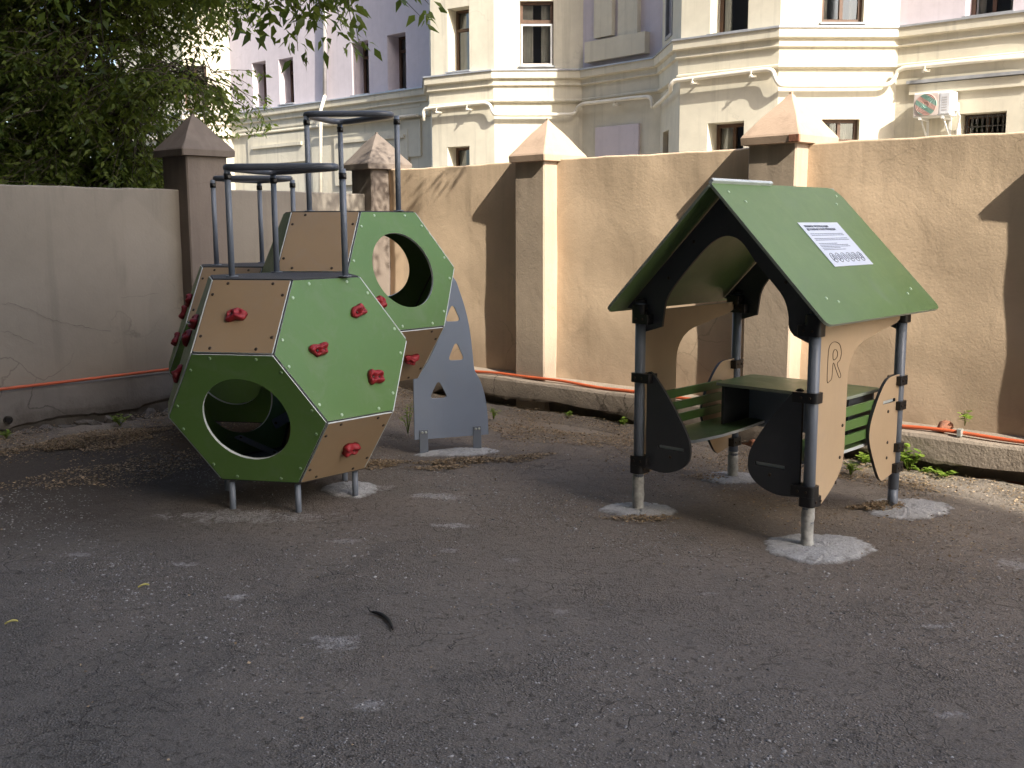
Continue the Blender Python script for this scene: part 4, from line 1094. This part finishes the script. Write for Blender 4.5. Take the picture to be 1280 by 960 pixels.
for yy, x1 in ((.235, .42), (.20, .42), (.125, .40), (.09, .42), (.01, .05), (-.025, .30), (-.06, .33), (-.095, .02), (-.13, .12)):
    x0 = -.42
    while x0 < x1-.02:
        l_ = rr_.uniform(.03, .09); l_ = min(l_, x1-x0); add_box(bm, ((x0+l_/2)*pw, yy*phh, .001), (l_*pw, phh*.012, .0008), 0, pm); x0 += l_+.014
obj('small_print', bm, MT['ink_light'], plate)
bm = bmesh.new()
for k_ in range(6):
    c_ = (-.35+.14*k_)*pw; r_ = pw*.052
    cr_ = [(c_+r_*cos(t), -phh*.31+r_*1.35*sin(t)) for t in np.linspace(0, 2*pi, 25)[:-1]]
    add_tube(bm, [pm @ Vector((x_, y_, .001)) for x_, y_ in cr_], .0014, 5, closed=True)
    a_ = k_*.7; add_tube(bm, [pm @ Vector((c_-r_*.5*cos(a_), -phh*.31-r_*.7, .001)), pm @ Vector((c_+r_*.1, -phh*.31+r_*.05, .001)), pm @ Vector((c_+r_*.45*cos(a_), -phh*.31-r_*.6, .001))], .0018, 5)
    add_tube(bm, [pm @ Vector((c_+r_*.1, -phh*.31+r_*.05, .001)), pm @ Vector((c_-r_*.1*sin(a_), -phh*.31+r_*.8, .001))], .002, 5)
obj('pictogram', bm, MT['ink'], plate)
# beige side boards (v,z outline), with the standing leg at the front post and a band under the eave
sb = [(-.488, 1.165), (.46, 1.165), (.46, 1.118), (.40, 1.098), (.27, 1.078), (.125, 1.052), (0, 1.03), (-.09, .99), (-.145, .925), (-.162, .85), (-.162, .72), (-.165, .55), (-.168, .44), (-.205, .35), (-.30, .27), (-.40, .215), (-.488, .20)]
sb = smooth_outline(sb, True, 4, sharp=(0, 1, 2, 15, 16))
rl = [(-.43, .845), (-.43, 1.04), (-.38, 1.085), (-.25, 1.085)]
for sd, u in ((1, HW+.012), (-1, -HW-.012)):
    m = frame((u, 0, 0), (0, sd, 0), (0, 0, 1)); out = [(sd*a_, b_) for a_, b_ in sb]
    bm = bmesh.new(); add_plate(bm, out, [], .018, m, 1); s_o = obj('side_board', bm, [MT['beige_lit'], MT['edge']], ph, bevel=.0015, label='beige side board with engraved letter R' if sd > 0 else None)
    for bv, bz in ((-.20, .60), (-.215, .43), (-.25, .30)): add_bolt(s_o, m @ Matrix.Translation((sd*bv, bz, 0)), 'dark_bolt')
    if sd > 0:
        # engraved outline of a rounded letter R
        ro = [(-.395, .86), (-.395, 1.00), (-.375, 1.045), (-.325, 1.055), (-.27, 1.035), (-.25, .99), (-.262, .955), (-.29, .935), (-.245, .875), (-.262, .862), (-.30, .905), (-.33, .945), (-.34, .93), (-.345, .87), (-.37, .855)]
        ri = [(-.335, .962), (-.342, 1.0), (-.32, 1.015), (-.295, 1.0), (-.297, .972)]
        bm = bmesh.new()
        for cr_ in (ro, ri):
            c2 = smooth_outline([(a_, b_) for a_, b_ in cr_], True, 4)
            add_tube(bm, [m @ Vector((a_, b_, .0006)) for a_, b_ in c2], .0022, 5, closed=True)
        obj('engraved_letter', bm, simple('engraved_line', (.10, .065, .035), .7), s_o)
# wings: charcoal at the front, beige on the sides at the rear
wf = [(.485, .815), (.455, .822), (.385, .75), (.30, .64), (.215, .51), (.185, .43), (.192, .345), (.255, .285), (.36, .252), (.485, .262)]
wf = smooth_outline(wf, True, 5, sharp=(0, 9))
slot = round_poly([(.225, .392), (.40, .392), (.40, .412), (.225, .412)], .004, 2)
for sd in (1, -1):
    m = frame((0, -HD-.006, 0), (1, 0, 0), (0, 0, 1)); bm = bmesh.new(); add_plate(bm, [(sd*a_, b_) for a_, b_ in wf], [[(sd*a_, b_) for a_, b_ in slot]], .018, m, 1)
    wg = obj('wing_board', bm, [MT['dark_board'], MT['edge_dark']], ph, bevel=.0015)
    add_bolt(wg, m @ Matrix.Translation((sd*.315, .352, 0)), 'dark_bolt')
    bm = bmesh.new(); box_between(bm, (.224, .3915, -.020), (.401, .4125, -.014), m @ Matrix.Diagonal((sd, 1, 1, 1))); obj('slot_strip', bm, MT['edge'], wg)
    m = frame((sd*(HW+.014), 0, 0), (0, sd, 0), (0, 0, 1))
    wr = [(.50, .80), (.43, .80), (.33, .785), (.24, .71), (.155, .59), (.13, .50), (.155, .42), (.235, .29), (.30, .215), (.36, .207), (.50, .235)]
    wr = smooth_outline(wr, True, 5, sharp=(0, 10))
    sl2 = round_poly([(.29, .648), (.45, .648), (.45, .668), (.29, .668)], .004, 2)
    bm = bmesh.new(); add_plate(bm, [(sd*a_, b_) for a_, b_ in wr], [[(sd*a_, b_) for a_, b_ in sl2]], .018, m, 1); wg = obj('wing_board', bm, [MT['beige_lit'], MT['edge_dark']], ph, bevel=.0015)
    bm = bmesh.new(); box_between(bm, (.289, .6475, -.020), (.451, .6685, -.014), m @ Matrix.Diagonal((sd, 1, 1, 1))); obj('slot_strip', bm, MT['edge'], wg)
    for bv, bz in ((.36, .60), (.37, .42), (.37, .33)): add_bolt(wg, m @ Matrix.Translation((sd*bv, bz, 0)), 'dark_bolt')
    # backrest slats and bench
    for z_ in (.50, .578, .655):
        bm = bmesh.new(); box_between(bm, (sd*(HW-.024), -.30, z_-.026), (sd*(HW-.008), .32, z_+.026)); obj('slat', bm, G, ph, bevel=.003)
    seat = [(-HW+.02, -.48), (-.30, -.47), (-.225, -.40), (-.205, -.15), (-.215, .10), (-.25, .40), (-.26, .47), (-HW+.02, .47)]
    seat = round_poly(seat, .03, 4)
    bm = bmesh.new(); add_plate(bm, [(-sd*a_, b_) for a_, b_ in seat], [], .018, frame((0, 0, .444), (1, 0, 0), (0, 1, 0)), 1); obj('bench_seat', bm, [MT['pale_green'], MT['edge']], ph, bevel=.0015)
# table and its apron
tb = round_poly([(-.385, .02), (.455, .02), (.455, .485), (-.40, .485)], .05, 5)
bm = bmesh.new(); add_plate(bm, tb, [], .018, frame((0, 0, .712), (1, 0, 0), (0, 1, 0)), 1); obj('table_top', bm, [MT['pale_green'], MT['edge_green']], ph, bevel=.0015)
bm = bmesh.new(); box_between(bm, (-.37, .40, .40), (.44, .418, .692)); obj('table_apron', bm, MT['grey_board'], ph, bevel=.002, label='blue grey apron board under the table')
for u_ in (-.37, .43):
    bm = bmesh.new(); box_between(bm, (u_-.009, .10, .446), (u_+.009, .398, .692)); obj('table_support', bm, MT['dark_board'], ph, bevel=.002)

# ================================================================== CONCRETE FOOTINGS
def footing(x, y, rx, ry, rot, label, seed, name='concrete_footing', hgt=.017):
    rr = random.Random(seed); bm = bmesh.new(); N = 120
    ph_ = [rr.uniform(0, 6) for _ in range(6)]
    def rad(a): return 1+.06*sin(2*a+ph_[0])+.045*sin(3*a+ph_[1])+.03*sin(7*a+ph_[2])+.02*sin(15*a+ph_[3])+.015*sin(29*a+ph_[4])+rr.uniform(-.025, .025)
    ang = [2*pi*i/N for i in range(N)]; rd = [rad(a) for a in ang]; rows = []
    for q, z in ((1.06, -.002), (1.0, hgt*.25), (.92, hgt*.6), (.7, hgt), (.45, hgt*1.15), (.2, hgt*1.3)):
        rows.append([bm.verts.new((rx*q*rd[i]*cos(ang[i]), ry*q*rd[i]*sin(ang[i]), max(-.002, z+rr.uniform(-.003, .003) if q < .98 else z))) for i in range(N)])
    for a, b in zip(rows, rows[1:]):
        for i in range(N): f = bm.faces.new((a[i], a[(i+1) % N], b[(i+1) % N], b[i])); f.smooth = True
    bm.faces.new(rows[-1])
    o = obj(name, bm, MT['concrete']); o.location = (x, y, 0); o.rotation_euler = (0, 0, rot)
    return tag(o, label, 'footing', 'concrete footings of the play equipment')
def fpost(k_, du=0, dv=0): return (chain(ph) @ Vector((posts_uv[k_][0]+du, posts_uv[k_][1]+dv, 0)))
q = fpost('FR'); footing(q.x+.06, q.y-.0, .27, .245, 0, 'round pale concrete footing at the front right playhouse post', 31)
q = fpost('RR'); footing(q.x+.08, q.y-.01, .26, .22, .2, 'pale concrete footing with leaf litter at the rear right playhouse post', 32)
q = fpost('FL'); footing(q.x, q.y, .22, .16, .1, 'dusty concrete footing at the front left playhouse post', 33, hgt=.012)
q = fpost('RL'); footing(q.x, q.y, .2, .17, .3, 'concrete footing in the shade at the rear left playhouse post', 34)
q = on_z(572, 566); footing(q.x, q.y, .30, .13, .3, 'concrete footing under the grey fin board', 35)
q = on_z(438, 612); footing(q.x, q.y, .16, .22, .3, 'small concrete footing under the beige side of the climbing frame', 36, hgt=.014)

# ================================================================== LITTER, GRIT, PEBBLES
def scatter_flakes(name, n, sampler, smin, smax, mat, lift, tilt=.5, asp=(1.2, 3.2), seed=1):
    rr = np.random.default_rng(seed); P = sampler(n, rr); n = len(P)
    a = rr.uniform(0, 2*pi, n); s = rr.uniform(smin, smax, n); w = s/rr.uniform(*asp, n); tl = rr.normal(0, tilt, n); cu = rr.uniform(-.3, .6, n)
    dx = np.stack([np.cos(a), np.sin(a), np.zeros(n)], 1); dy = np.stack([-np.sin(a)*np.cos(tl), np.cos(a)*np.cos(tl), np.sin(tl)], 1)
    c = P.copy(); c[:, 2] += lift*rr.random(n)+np.abs(np.sin(tl))*w*.5+.001
    up_ = np.array([0, 0, 1.0])
    v = np.stack([c-dx*s[:, None]*.5+up_*(cu*s*.25)[:, None], c+dy*w[:, None]*.5, c+dx*s[:, None]*.5+up_*(cu*s*.3)[:, None], c-dy*w[:, None]*.5], 1).reshape(-1, 3)
    v[:, 2] = np.maximum(v[:, 2], .0015)
    o = mesh_from_arrays(name, v, np.arange(4*n).reshape(n, 4), mat); o['kind'] = 'stuff'; return o
def wnp(s, t): return np.stack([CORNER.x+D1.x*s+N1.x*t, CORNER.y+D1.y*s+N1.y*t, np.zeros_like(s)], 1)
def patchy(s, t, sc, ph_): return np.sin(s*sc+ph_)*np.sin(t*sc*1.7+ph_*2)+.6*np.sin(s*sc*2.7+t*sc*2+ph_)
def smp_right(n, rr):
    s = rr.uniform(-.1, 9, n*3); t = -.23-rr.gamma(1.8, .32, n*3)
    k = (patchy(s, t, 2.2, 1) > rr.normal(-.1, .5, n*3)) & (t > -2.4); P = wnp(s, t)[k][:n]; P[:, 2] = np.maximum(0, .05*(1-(-t[k][:n]-.14)/.5)); return P
def smp_left(n, rr):
    t = -rr.uniform(.2, 7, n*3); s = .06+rr.gamma(1.8, .30, n*3)
    k = (patchy(s, t, 2.2, 4) > rr.normal(0, .5, n*3)) & (s < 2.4); P = wnp(s, t)[k][:n]; P[:, 2] = np.maximum(0, .05*(1-(s[k][:n]-.14)/.5)); return P
def blob(px, py, rx, ry, hgt, rot=0):
    c = on_z(px, py)
    def f(n, rr):
        r_ = np.sqrt(rr.random(n)); a = rr.uniform(0, 2*pi, n); r_ *= 1+.25*np.sin(3*a)+.15*np.sin(7*a+1)
        x, y = rx*r_*np.cos(a), ry*r_*np.sin(a); z = hgt*np.clip(1-r_**2, 0, 1)*rr.random(n)
        return np.stack([c.x+x*cos(rot)-y*sin(rot), c.y+x*sin(rot)+y*cos(rot), z], 1)
    return f
scatter_flakes('leaf_litter', 24000, smp_right, .006, .022, MT['litter'], .010, seed=2)
scatter_flakes('leaf_litter', 14000, smp_left, .006, .026, MT['litter'], .012, seed=3)
for (px, py, rx, ry, hg, n_, rt_) in ((120, 552, .55, .28, .07, 5000, .8), (470, 582, .22, .10, .03, 900, .3), (575, 578, .28, .09, .022, 1100, .25), (650, 574, .26, .08, .02, 800, .5), (548, 586, .2, .05, .012, 350, .1), (690, 545, .8, .25, .02, 2000, -.6), (1105, 636, .17, .10, .035, 1300, .2), (800, 650, .2, .06, .015, 300, 0), (150, 590, .7, .35, .012, 1500, .8), (895, 598, .18, .1, .02, 400, 0), (1100, 600, .6, .15, .012, 1000, -.7)):
    scatter_flakes('leaf_litter', int(n_*1.5), blob(px, py, rx, ry, hg, rt_), .007, .026, MT['litter'], .012, seed=n_)
def smp_yard(n, rr):
    x = rr.uniform(-3.6, 4.2, n); y = rr.uniform(2.6, 8.5, n); return np.stack([x, y, np.zeros(n)], 1)
scatter_flakes('yard_chaff', 900, smp_yard, .005, .017, MT['litter'], .003, seed=8)
# loose grit: small angular stones
def grit(name, n, smin, smax, seed):
    rr = np.random.default_rng(seed); x = rr.uniform(-3.2, 4.2, n*3); y = rr.uniform(2.4, 7.5, n*3)
    k = (np.sin(x*1.7+1)*np.sin(y*2.3+.5)+.7*np.sin(x*4.1+y*3.3)+rr.normal(0, .5, n*3)) > .25
    x, y = x[k][:n], y[k][:n]; n = len(x); s = rr.uniform(smin, smax, n)**1.0
    base = np.array([[1, 0, 0], [-.5, .87, 0], [-.5, -.87, 0], [.5, .6, .9], [-.7, 0, .8], [.4, -.6, .85]])*.5
    a = rr.uniform(0, 2*pi, n); R2 = np.stack([np.stack([np.cos(a), -np.sin(a), 0*a], 1), np.stack([np.sin(a), np.cos(a), 0*a], 1), np.stack([0*a, 0*a, 0*a+1], 1)], 1)
    v = base[None]*rr.uniform(.6, 1.3, (n, 6, 1))*np.stack([rr.uniform(.7, 1.5, n), np.ones(n), rr.uniform(.25, .55, n)], 1)[:, None]
    v = np.einsum('nij,nkj->nki', R2, v)*s[:, None, None]+np.stack([x, y, 0*x], 1)[:, None]
    f = np.array([[3, 4, 5], [0, 3, 5], [0, 1, 3], [1, 4, 3], [1, 2, 4], [2, 5, 4], [2, 0, 5]])
    F = (f[None]+6*np.arange(n)[:, None, None]).reshape(-1, 3)
    o = mesh_from_arrays(name, v.reshape(-1, 3), F, MT['grit']); o['kind'] = 'stuff'
grit('asphalt_grit', 16000, .005, .013, 5); grit('asphalt_grit', 1500, .011, .021, 6)

# curved dark pod lying on the asphalt
a_, b_, c_ = on_z(463, 768), on_z(487, 770), on_z(491, 790)
bm = bmesh.new(); P = [a_.lerp(b_, t).lerp(b_.lerp(c_, t), t)+UP*.012 for t in np.linspace(0, 1, 12)]
add_tube(bm, P, [.003, .006, .008, .0085, .009, .009, .009, .009, .0085, .008, .007, .004], 8); add_tube(bm, [a_+UP*.012, a_+Vector((-.015, .03, .02))], .003, 6)
tag(obj('seed_pod', bm, MT['pod']), 'curved dark dry pod lying on the asphalt in front of the climbing frame', 'seed pod')
# yellow leaves on the ground
for px, py, lb in ((12, 782, 'pale yellow fallen leaf at the far left of the asphalt'), (178, 736, 'crumpled yellow green leaf on the asphalt below the climbing frame')):
    q = on_z(px, py); bm = bmesh.new(); prev = None
    for i in range(7):
        t = i/6; w_ = .017*sin(pi*min(1, t*.9+.08)); cur = [bm.verts.new(q+Vector((t*.042-.02, .03*t+s_*w_*.55, .005+.007*abs(s_)+.006*sin(t*3)))) for s_ in (-1, 0, 1)]
        if prev:
            for j in (0, 1): bm.faces.new((prev[j], cur[j], cur[j+1], prev[j+1]))
        prev = cur
    tag(obj('fallen_leaf', bm, simple('yellow_leaf', (.42, .38, .12), .6)), lb, 'leaf')
# broken bricks and a crumbling slab by the wall
for k_, (px, py) in enumerate(((924, 541), (938, 543), (953, 545), (967, 541))):
    q = on_z(px, py+14); bm = bmesh.new(); add_box(bm, (0, 0, .035), (.13, .07, .07)); o = obj('broken_brick', bm, MT['brick'], None, bevel=.012)
    o.location = W((q-CORNER).dot(D1), -.20); o.rotation_euler = (.1*(k_-1), .12*(k_ % 2), WA+.25*(k_-1.5))
    tag(o, ('leftmost broken red brick', 'second broken red brick from the left', 'third broken red brick from the left', 'rightmost broken red brick')[k_]+' at the wall foot behind the playhouse bench', 'brick', 'broken bricks at the wall foot')
q = on_z(1262, 601); bm = bmesh.new()
add_lump(bm, (0, 0, .0), (.26, .15, .035), 9, sub=3, amp=.15); o = obj('brick_slab', bm, MT['brick']); o.location = (q.x+.02, q.y, .0); o.rotation_euler = (0, 0, WA)
tag(o, 'reddish crumbling slab on the sunlit ground at the right edge', 'slab')

rr_ = random.Random(77)
RB = ['small grey rubble stone beside the drain pipe', 'flat rubble stone second from the drain pipe', 'wedge shaped rubble stone third from the drain pipe', 'rounded rubble stone midway along the shaded left plinth', 'low rubble stone right of the middle of the left plinth', 'broad rubble stone three places from the climbing frame', 'narrow rubble stone next to last before the climbing frame', 'last rubble stone at the left plinth before the climbing frame']
for k_ in range(8):
    q = on_z(32+22*k_, 543-4.2*k_); bm = bmesh.new(); add_lump(bm, (0, 0, .02), (rr_.uniform(.05, .11), rr_.uniform(.04, .06), rr_.uniform(.035, .06)), 40+k_, sub=2, amp=.35)
    for f in bm.faces: f.smooth = False
    o = obj('rubble_stone', bm, MT['plinth_grey']); o.location = W(.085, (q-CORNER).dot(N1), .0); o.rotation_euler = (rr_.uniform(-.2, .2), 0, WA+1.57+rr_.uniform(-.3, .3)); tag(o, RB[k_], 'stone', 'rubble stones along the shaded left plinth')
# ================================================================== WEEDS
def weed(name, loc, h, n, spread, label, seed, lw=.035):
    rr = random.Random(seed); t = thing(name, label, 'plant', loc, 0, 'weeds growing at the foot of the wall')
    bs = bmesh.new(); bl = bmesh.new()
    for i in range(n):
        a = rr.uniform(0, 2*pi); tip = Vector((spread*rr.random()*cos(a), spread*rr.random()*sin(a), h*rr.uniform(.45, 1)))
        mid = tip*.5+Vector((0, 0, h*.12)); P = [Vector(), mid, tip]; add_tube(bs, P, [.003, .0022, .0012], 5)
        for j in range(7):
            f = .35+.65*j/6; p = Vector().lerp(mid, f*2) if f < .5 else mid.lerp(tip, (f-.5)*2)
            b = rr.uniform(0, 2*pi); d = Vector((cos(b), sin(b), rr.uniform(-.1, .5))).normalized(); s = d.cross(UP).normalized(); L = lw*rr.uniform(.6, 1.25); up_ = s.cross(d)
            q = [p, p+d*L*.35+s*L*.32, p+d*L*.8+s*L*.26-up_*L*.05, p+d*L-up_*L*.12, p+d*L*.8-s*L*.26-up_*L*.05, p+d*L*.35-s*L*.32]
            c = bl.verts.new(p+d*L*.5-up_*L*.10); vs = [bl.verts.new(x) for x in q]
            for k in range(6): bl.faces.new((c, vs[k], vs[(k+1) % 6]))
    obj('stem', bs, MT['weed'], t); obj('foliage', bl, MT['weed'], t); return t
for args in ((1172, 578, .21, 12, .12, 'tall bright yellow green weed by the wall right of the playhouse', 1, .05), (1135, 580, .10, 10, .11, 'low bright weed beside the rear right playhouse post', 2, .04), (1087, 582, .09, 9, .10, 'small leafy weed behind the rear beige wing board', 3, .04),
             (1063, 597, .09, 8, .06, 'dark low weed at the foot of the beige side board', 4, .035), (1180, 600, .06, 10, .12, 'flat sunlit ground weed in front of the tall weed', 5, .035), (1210, 572, .06, 6, .08, 'thin creeping weed at the foot of the sunlit plinth', 6, .03),
             (790, 533, .07, 8, .07, 'small green weed at the plinth left of the playhouse', 7, .035), (715, 524, .06, 6, .06, 'tiny weed at the plinth below the sunlit pillar', 8, .03), (617, 527, .11, 6, .05, 'pale weed behind the grey fin board', 9, .03),
             (150, 535, .10, 9, .10, 'dark weed at the foot of the shaded left wall', 10, .035), (8, 552, .08, 8, .1, 'dark weed at the foot of the left wall by the drain pipe', 11, .03), (510, 545, .26, 8, .08, 'thin pale weed between climbing frame and grey fin board', 12, .03)):
    px, py = args[:2]; q = on_z(px, py); s_ = (q-CORNER).dot(D1); t_ = min(-.275, (q-CORNER).dot(N1)) if px > 200 else (q-CORNER).dot(N1)
    if px < 200: s_ = max(.17, s_)
    weed('weed', W(s_, t_, .02), *args[2:])
q = on_plane(1206, 532, W(0, -.10), N1); weed('weed', q, .10, 3, .03, 'single small weed sprouting on the wall ledge by the conduit', 13, .05)

# ================================================================== TREE BEHIND THE LEFT WALL
def build_tree(label, base, blobs, n_twigs, seed, lsz=(.05, .105), cull=-.32):
    rr = np.random.default_rng(seed); t = thing('maple_tree', label, 'tree', base)
    bw = bmesh.new(); B0 = Vector(base)
    fork = B0+Vector((.15, -.1, 1.9)); add_tube(bw, [B0-UP*.1, B0+UP*.6, fork], [.20, .16, .14], 12)
    limbs = []
    for (c, r, w) in blobs:
        c = Vector(c); 
        for q in range(2):
            e = c+Vector((rr.uniform(-.5, .5)*r[0], rr.uniform(-.5, .5)*r[1], rr.uniform(-.1, .5)*r[2]))
            mid = fork.lerp(e, .5)+Vector((rr.uniform(-.3, .3), rr.uniform(-.3, .3), .35)); P = [fork.lerp(mid, s*2).lerp(mid.lerp(e, s*2-0 if s > .5 else 0), max(0, s)) if False else fork*(1-s)**2+mid*2*s*(1-s)+e*s*s for s in np.linspace(0, 1, 9)]
            add_tube(bw, P, list(np.linspace(.085, .012, 9)), 7); limbs.append(P)
    obj('trunk', bw, MT['bark'], t, world_space=True)
    bt = bmesh.new(); LV = []
    tot = sum(b[2] for b in blobs); lp = np.array([p for P in limbs for p in P[3:]])
    for (c, r, w) in blobs:
        for _ in range(int(n_twigs*w/tot)):
            d = rr.normal(0, 1, 3); d /= np.linalg.norm(d); rad = rr.random()**.45
            p = np.array(c)+d*np.array(r)*rad
            # clumping
            if np.sin(p[0]*2.9+.7)*np.sin(p[1]*2.3)*np.sin(p[2]*3.1+.4)+.35*np.sin(p[0]*6+p[2]*5) < rr.normal(cull, .2): continue
            q = lp[np.argmin(((lp-p)**2).sum(1))]; hd = p-q; hd[2] *= .3; L = rr.uniform(.35, .75)
            hd = hd/(np.linalg.norm(hd)+1e-6)+rr.normal(0, .45, 3); hd[2] -= .25; hd /= np.linalg.norm(hd)
            pts = [p]
            for k in range(5): hd = hd+np.array([0, 0, -.13])+rr.normal(0, .06, 3); hd /= np.linalg.norm(hd); pts.append(pts[-1]+hd*L/5)
            add_tube(bt, pts, [.006, .005, .004, .003, .0025, .0015], 4, cap=False)
            if rr.random() < .35:
                mid_ = (p+q)/2+rr.normal(0, .1, 3); add_tube(bt, [q, mid_, p], [.012, .009, .006], 5, cap=False)
            for k in range(1, 6):
                for _l in range(4 if k < 5 else 6):
                    a = rr.uniform(0, 2*pi); ld = hd*.5+np.array([cos(a), sin(a), rr.uniform(-.9, .1)]); ld /= np.linalg.norm(ld)
                    LV.append((pts[k]+rr.normal(0, .03, 3)+ld*.03, ld, rr.uniform(*lsz)))
    P = np.array([l[0] for l in LV]); D = np.array([l[1] for l in LV]); S = np.array([l[2] for l in LV])[:, None]
    rnd = rr.normal(0, 1, P.shape)+np.array([0, 0, .8]); s = np.cross(D, rnd); s /= np.linalg.norm(s, axis=1)[:, None]; nn = np.cross(s, D)
    dr = nn*rr.uniform(-.25, .1, (len(P), 1))
    wd = rr.uniform(.15, .23, (len(P), 1))
    v = np.stack([P, P+D*S*.38+s*S*wd+nn*S*.07, P+D*S+dr*S, P+D*S*.38-s*S*wd+nn*S*.07, P+D*S*.5], 1)
    v = v.reshape(-1, 3)-np.array(base); n = len(P); f = np.array([[0, 1, 4], [1, 2, 4], [2, 3, 4], [3, 0, 4]])
    F = (f[None]+5*np.arange(n)[:, None, None]).reshape(-1, 3)
    mesh_from_arrays('crown', v, F, MT['leaf'], t)
    obj('twig', bt, MT['twig'], t, world_space=True)['kind'] = 'stuff'
    print('leaves', n)
build_tree('leafy ash maple with drooping twigs over the shaded left wall', (-5.6, 12.2, 0),
    [((-5.9, 11.6, 3.6), (2.0, 1.25, 1.9), 7.5), ((-4.6, 11.2, 4.7), (1.2, 1.3, 1.1), 3.5), ((-4.35, 11.2, 3.0), (.85, 1.2, 1.0), 1.6), ((-3.4, 10.6, 4.75), (.8, .9, .9), 2.4), ((-3.2, 10.7, 3.15), (.38, .4, .22), .35), ((-6.8, 11.5, 2.3), (1.6, 1.2, .9), 2.6), ((-4.6, 11.4, 2.2), (.9, 1.2, .5), 1.6), ((-5.5, 11.2, 6.4), (2.4, 1.8, 1.2), 3)], 8600, 5)

build_tree('second leafy maple, near branch at the top edge, unseen crown added for shade', (-7.6, 5.2, 0),
    [((-4.6, 4.6, 6.3), (3.0, 2.6, 1.3), 4), ((-6.6, 3.2, 5.6), (2.6, 2.6, 1.6), 4), ((-2.6, 3.2, 6.6), (2.2, 2.2, 1.1), 2), ((-5.2, 1.0, 6.0), (3, 2.2, 1.4), 4), ((-7.2, 6.2, 5.6), (1.9, 1.6, 1.3), 2), ((-8.2, 2.6, 3.4), (1.9, 4.2, 2.8), 9),  # unseen crowns, added to block sky light from the left
     ((-1.26, 5.7, 3.33), (.36, .4, .16), .46), ((-1.66, 5.75, 3.33), (.3, .4, .18), .34), ((-2.2, 5.9, 3.42), (.4, .4, .25), .2), ((.60, 6.62, 5.55), (.45, .45, .42), .30)], 7600, 9, (.06, .105), -.28)  # near branch in view; last clump added unseen to shade the wall corner
